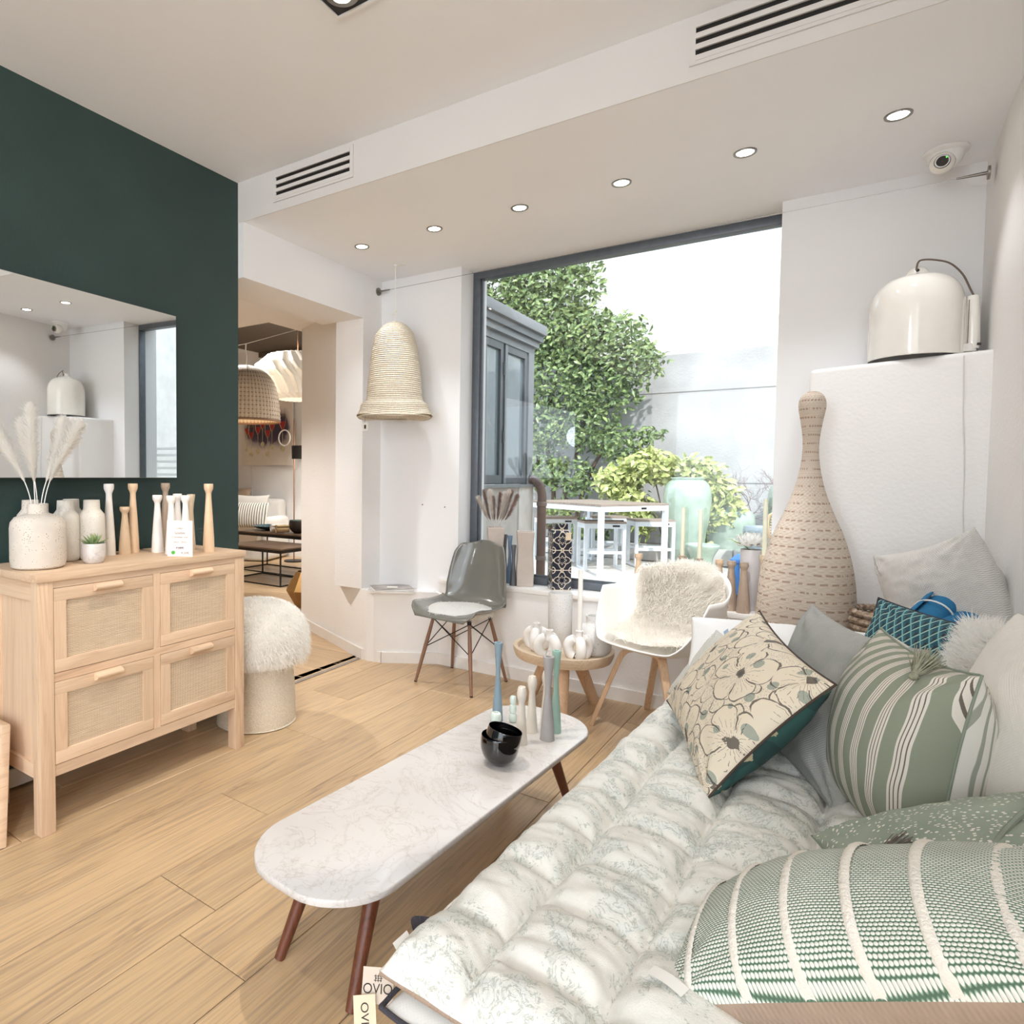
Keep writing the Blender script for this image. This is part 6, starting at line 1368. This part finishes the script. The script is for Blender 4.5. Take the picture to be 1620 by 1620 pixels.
# foliage ------------------------------------------------------------
def leafmat(name, c1, c2, c3):
    g = G(name); v = g.coord(); n_ = g.n('ShaderNodeTexWhiteNoise', noise_dimensions='3D'); 
    a = g.noise(v, 16, 2); g.col(g.ramp(a, [(.30, srgb(c1)), (.5, srgb(c2)), (.72, srgb(c3))])); g.set(.35); return g.m
lm1 = leafmat('laurel_leaf', '3f5733', '6f8350', 'a9b673'); lm2 = leafmat('spotted_shrub_leaf', '8a9a52', 'bac277', 'e3dfa2'); bark = plain('bark', '6d5a4c', .9, var=.2, nscale=12)
def foliage(name, blobs, n, L, Wd, mat, parent, seed, ydepth):
    r = random.Random(seed); v = []; f = []; tot = sum(b_[2]*b_[3] for b_ in blobs)
    for (bx_, bz, rx, rz, by) in blobs:
        for _ in range(int(n*rx*rz/tot)):
            while True:
                p = Vector((r.uniform(-1, 1), r.uniform(-1, 1), r.uniform(-1, 1)))
                if .12 < p.length < 1.0: break
            p *= 1+.18*noise.noise(p*2+Vector((bx_, bz, 0)))
            c = Vector((bx_+p.x*rx, by+p.y*ydepth, bz+p.z*rz))
            if c.y > 11.9: c.y = 11.9-r.uniform(0, .2)
            out = Vector((p.x*.5, -1.0+p.y, .55+p.z*.4)).normalized()
            d = (Vector((r.gauss(0, 1), r.gauss(-.3, .7), r.gauss(-.15, .7)))).normalized(); nrm = (out+Vector((r.gauss(0, .55), r.gauss(0, .55), r.gauss(0, .55)))).normalized()
            s = d.cross(nrm).normalized(); nrm = s.cross(d).normalized(); l = L*r.uniform(.6, 1.2); w = Wd*r.uniform(.8, 1.2); k = len(v)
            v += [c, c+d*l*.35+s*w+nrm*w*.3, c+d*l*.45-nrm*.0, c+d*l*.35-s*w+nrm*w*.3, c+d*l*.78+s*w*.6+nrm*w*.15-nrm*l*.04, c+d*l*.78-s*w*.6+nrm*w*.15-nrm*l*.04, c+d*l-nrm*l*.12]
            f += [(k, k+1, k+2), (k, k+2, k+3), (k+1, k+4, k+2), (k+2, k+5, k+3), (k+4, k+6, k+2), (k+2, k+6, k+5)]
    o = mobj(name, v, f, mat, parent, True, 180); o['kind'] = 'stuff'; return o
tree = thing('laurel_tree', 'large leafy green laurel tree climbing the courtyard wall', 'tree', (-4.1, 11.4, 0.06))
TB_ = [(-6.0, 4.6, .6, .8), (-5.3, 4.8, .9, .8), (-4.5, 4.95, .8, .65), (-3.85, 4.75, .55, .75), (-4.7, 4.0, 1., .75), (-3.95, 3.75, .8, .6), (-3.2, 3.55, .75, .5), (-2.75, 3.15, .5, .38), (-4.2, 2.9, .9, .65), (-3.3, 2.75, .75, .5), (-4.5, 2.2, .6, .55), (-3.6, 2.1, .65, .42), (-3.0, 1.8, .5, .3), (-4.3, 1.35, .45, .4), (-3.75, 1.2, .4, .35), (-4.0, .55, .3, .3), (-2.5, 1.95, .25, .12)]
fo = foliage('foliage', [(x+4.1, z-.06, rx, rz, -.15) for x, z, rx, rz in TB_], 11500, .135, .030, lm1, tree, 3, .38)
import itertools
for i, pts in enumerate(([(-.15, 0, 0), (-.1, 0, 1.0), (-.25, 0, 1.9), (-.1, .0, 2.9), (.1, 0, 4.2)], [(.05, .05, 0), (.12, 0, .9), (.35, 0, 1.7), (.6, 0, 2.7), (1.0, 0, 3.2)], [(-.15, -.05, .2), (-.35, 0, 1.1), (-.5, 0, 2.2), (-.8, 0, 4.2)], [(.3, 0, .0), (.42, 0, .8), (.7, 0, 1.5), (1.1, 0, 1.9)])):
    B().tube(spline(pts, 5), [.05-.035*k/20 for k in range((len(pts)-1)*5+1)], 8).make('trunk', bark, tree)
shr = thing('spotted_shrub', 'yellow-green spotted-leaf shrub behind the garden jars', 'shrub', (-2.2, 11.0, .06))
foliage('foliage', [(x+2.2, z-.06, rx, rz, 0) for x, z, rx, rz in [(-2.95, 1.15, .38, .28), (-2.45, 1.40, .5, .28), (-1.9, 1.32, .5, .24), (-1.5, 1.02, .32, .34), (-2.7, .80, .35, .30), (-1.35, .68, .28, .3), (-1.6, .45, .3, .3), (-2.5, .45, .15, .2)]], 2600, .15, .036, lm2, shr, 5, .3)
r = random.Random(2)
for k in range(7):
    a = k*.9; B().tube(spline([(0, 0, 0), (.1*math.cos(a), .05, .4), (.35*math.cos(a), .0, .8), (.75*math.cos(a), 0, 1.15)], 4), [.018-.001*j for j in range(13)], 6).make('branch', bark, shr)
tw = thing('bare_shrub', 'bare reddish twiggy shrub by the right end of the courtyard wall', 'shrub', (-.85, 11.55, .06)); twm = plain('reddish_twig', '8d6f6a', .8); b = B()
def twig(p, d, L, rad, dep):
    q = p+d*L; b.tube([p, p+d*L*.5+Vector((r.gauss(0, .02), 0, r.gauss(0, .02))), q], [rad, rad*.85, rad*.7], 5)
    if dep:
        for _ in range(3): twig(q if _ else p+d*L*.6, (d+Vector((r.gauss(0, .55), r.gauss(0, .3), r.gauss(.05, .45)))).normalized(), L*r.uniform(.6, .85), rad*.65, dep-1)
for k in range(5): twig(Vector((0, 0, .2)), Vector((r.uniform(-.9, .7), 0, r.uniform(.5, 1))).normalized(), .42, .012, 4)
b.make('twigs', twm, tw)['kind'] = 'stuff'
sp = foliage('low_plants', [(-3.4, .30, .35, .18, 11.0), (-2.0, .22, .2, .15, 11.0)], 260, .16, .035, lm1, None, 8, .15); tag(sp, 'low leafy green ground plants in the bed behind the courtyard table', 'plants')
# louvred shutter panel seen in the mirror
lv = thing('louvred_panel', 'white slatted panel outside, seen only in the mirror', 'shutter', (1.35, 6.2, GZ), 0)
for s in (0, 1): box('post', wmet, -.03+1.1*s, .03+1.1*s, -.03, .03, 0, 1.75, parent=lv)
for k in range(18): o = box('slat', wmet, .03, 1.07, -.035, .035, .12+k*.09, .155+k*.09, parent=lv)
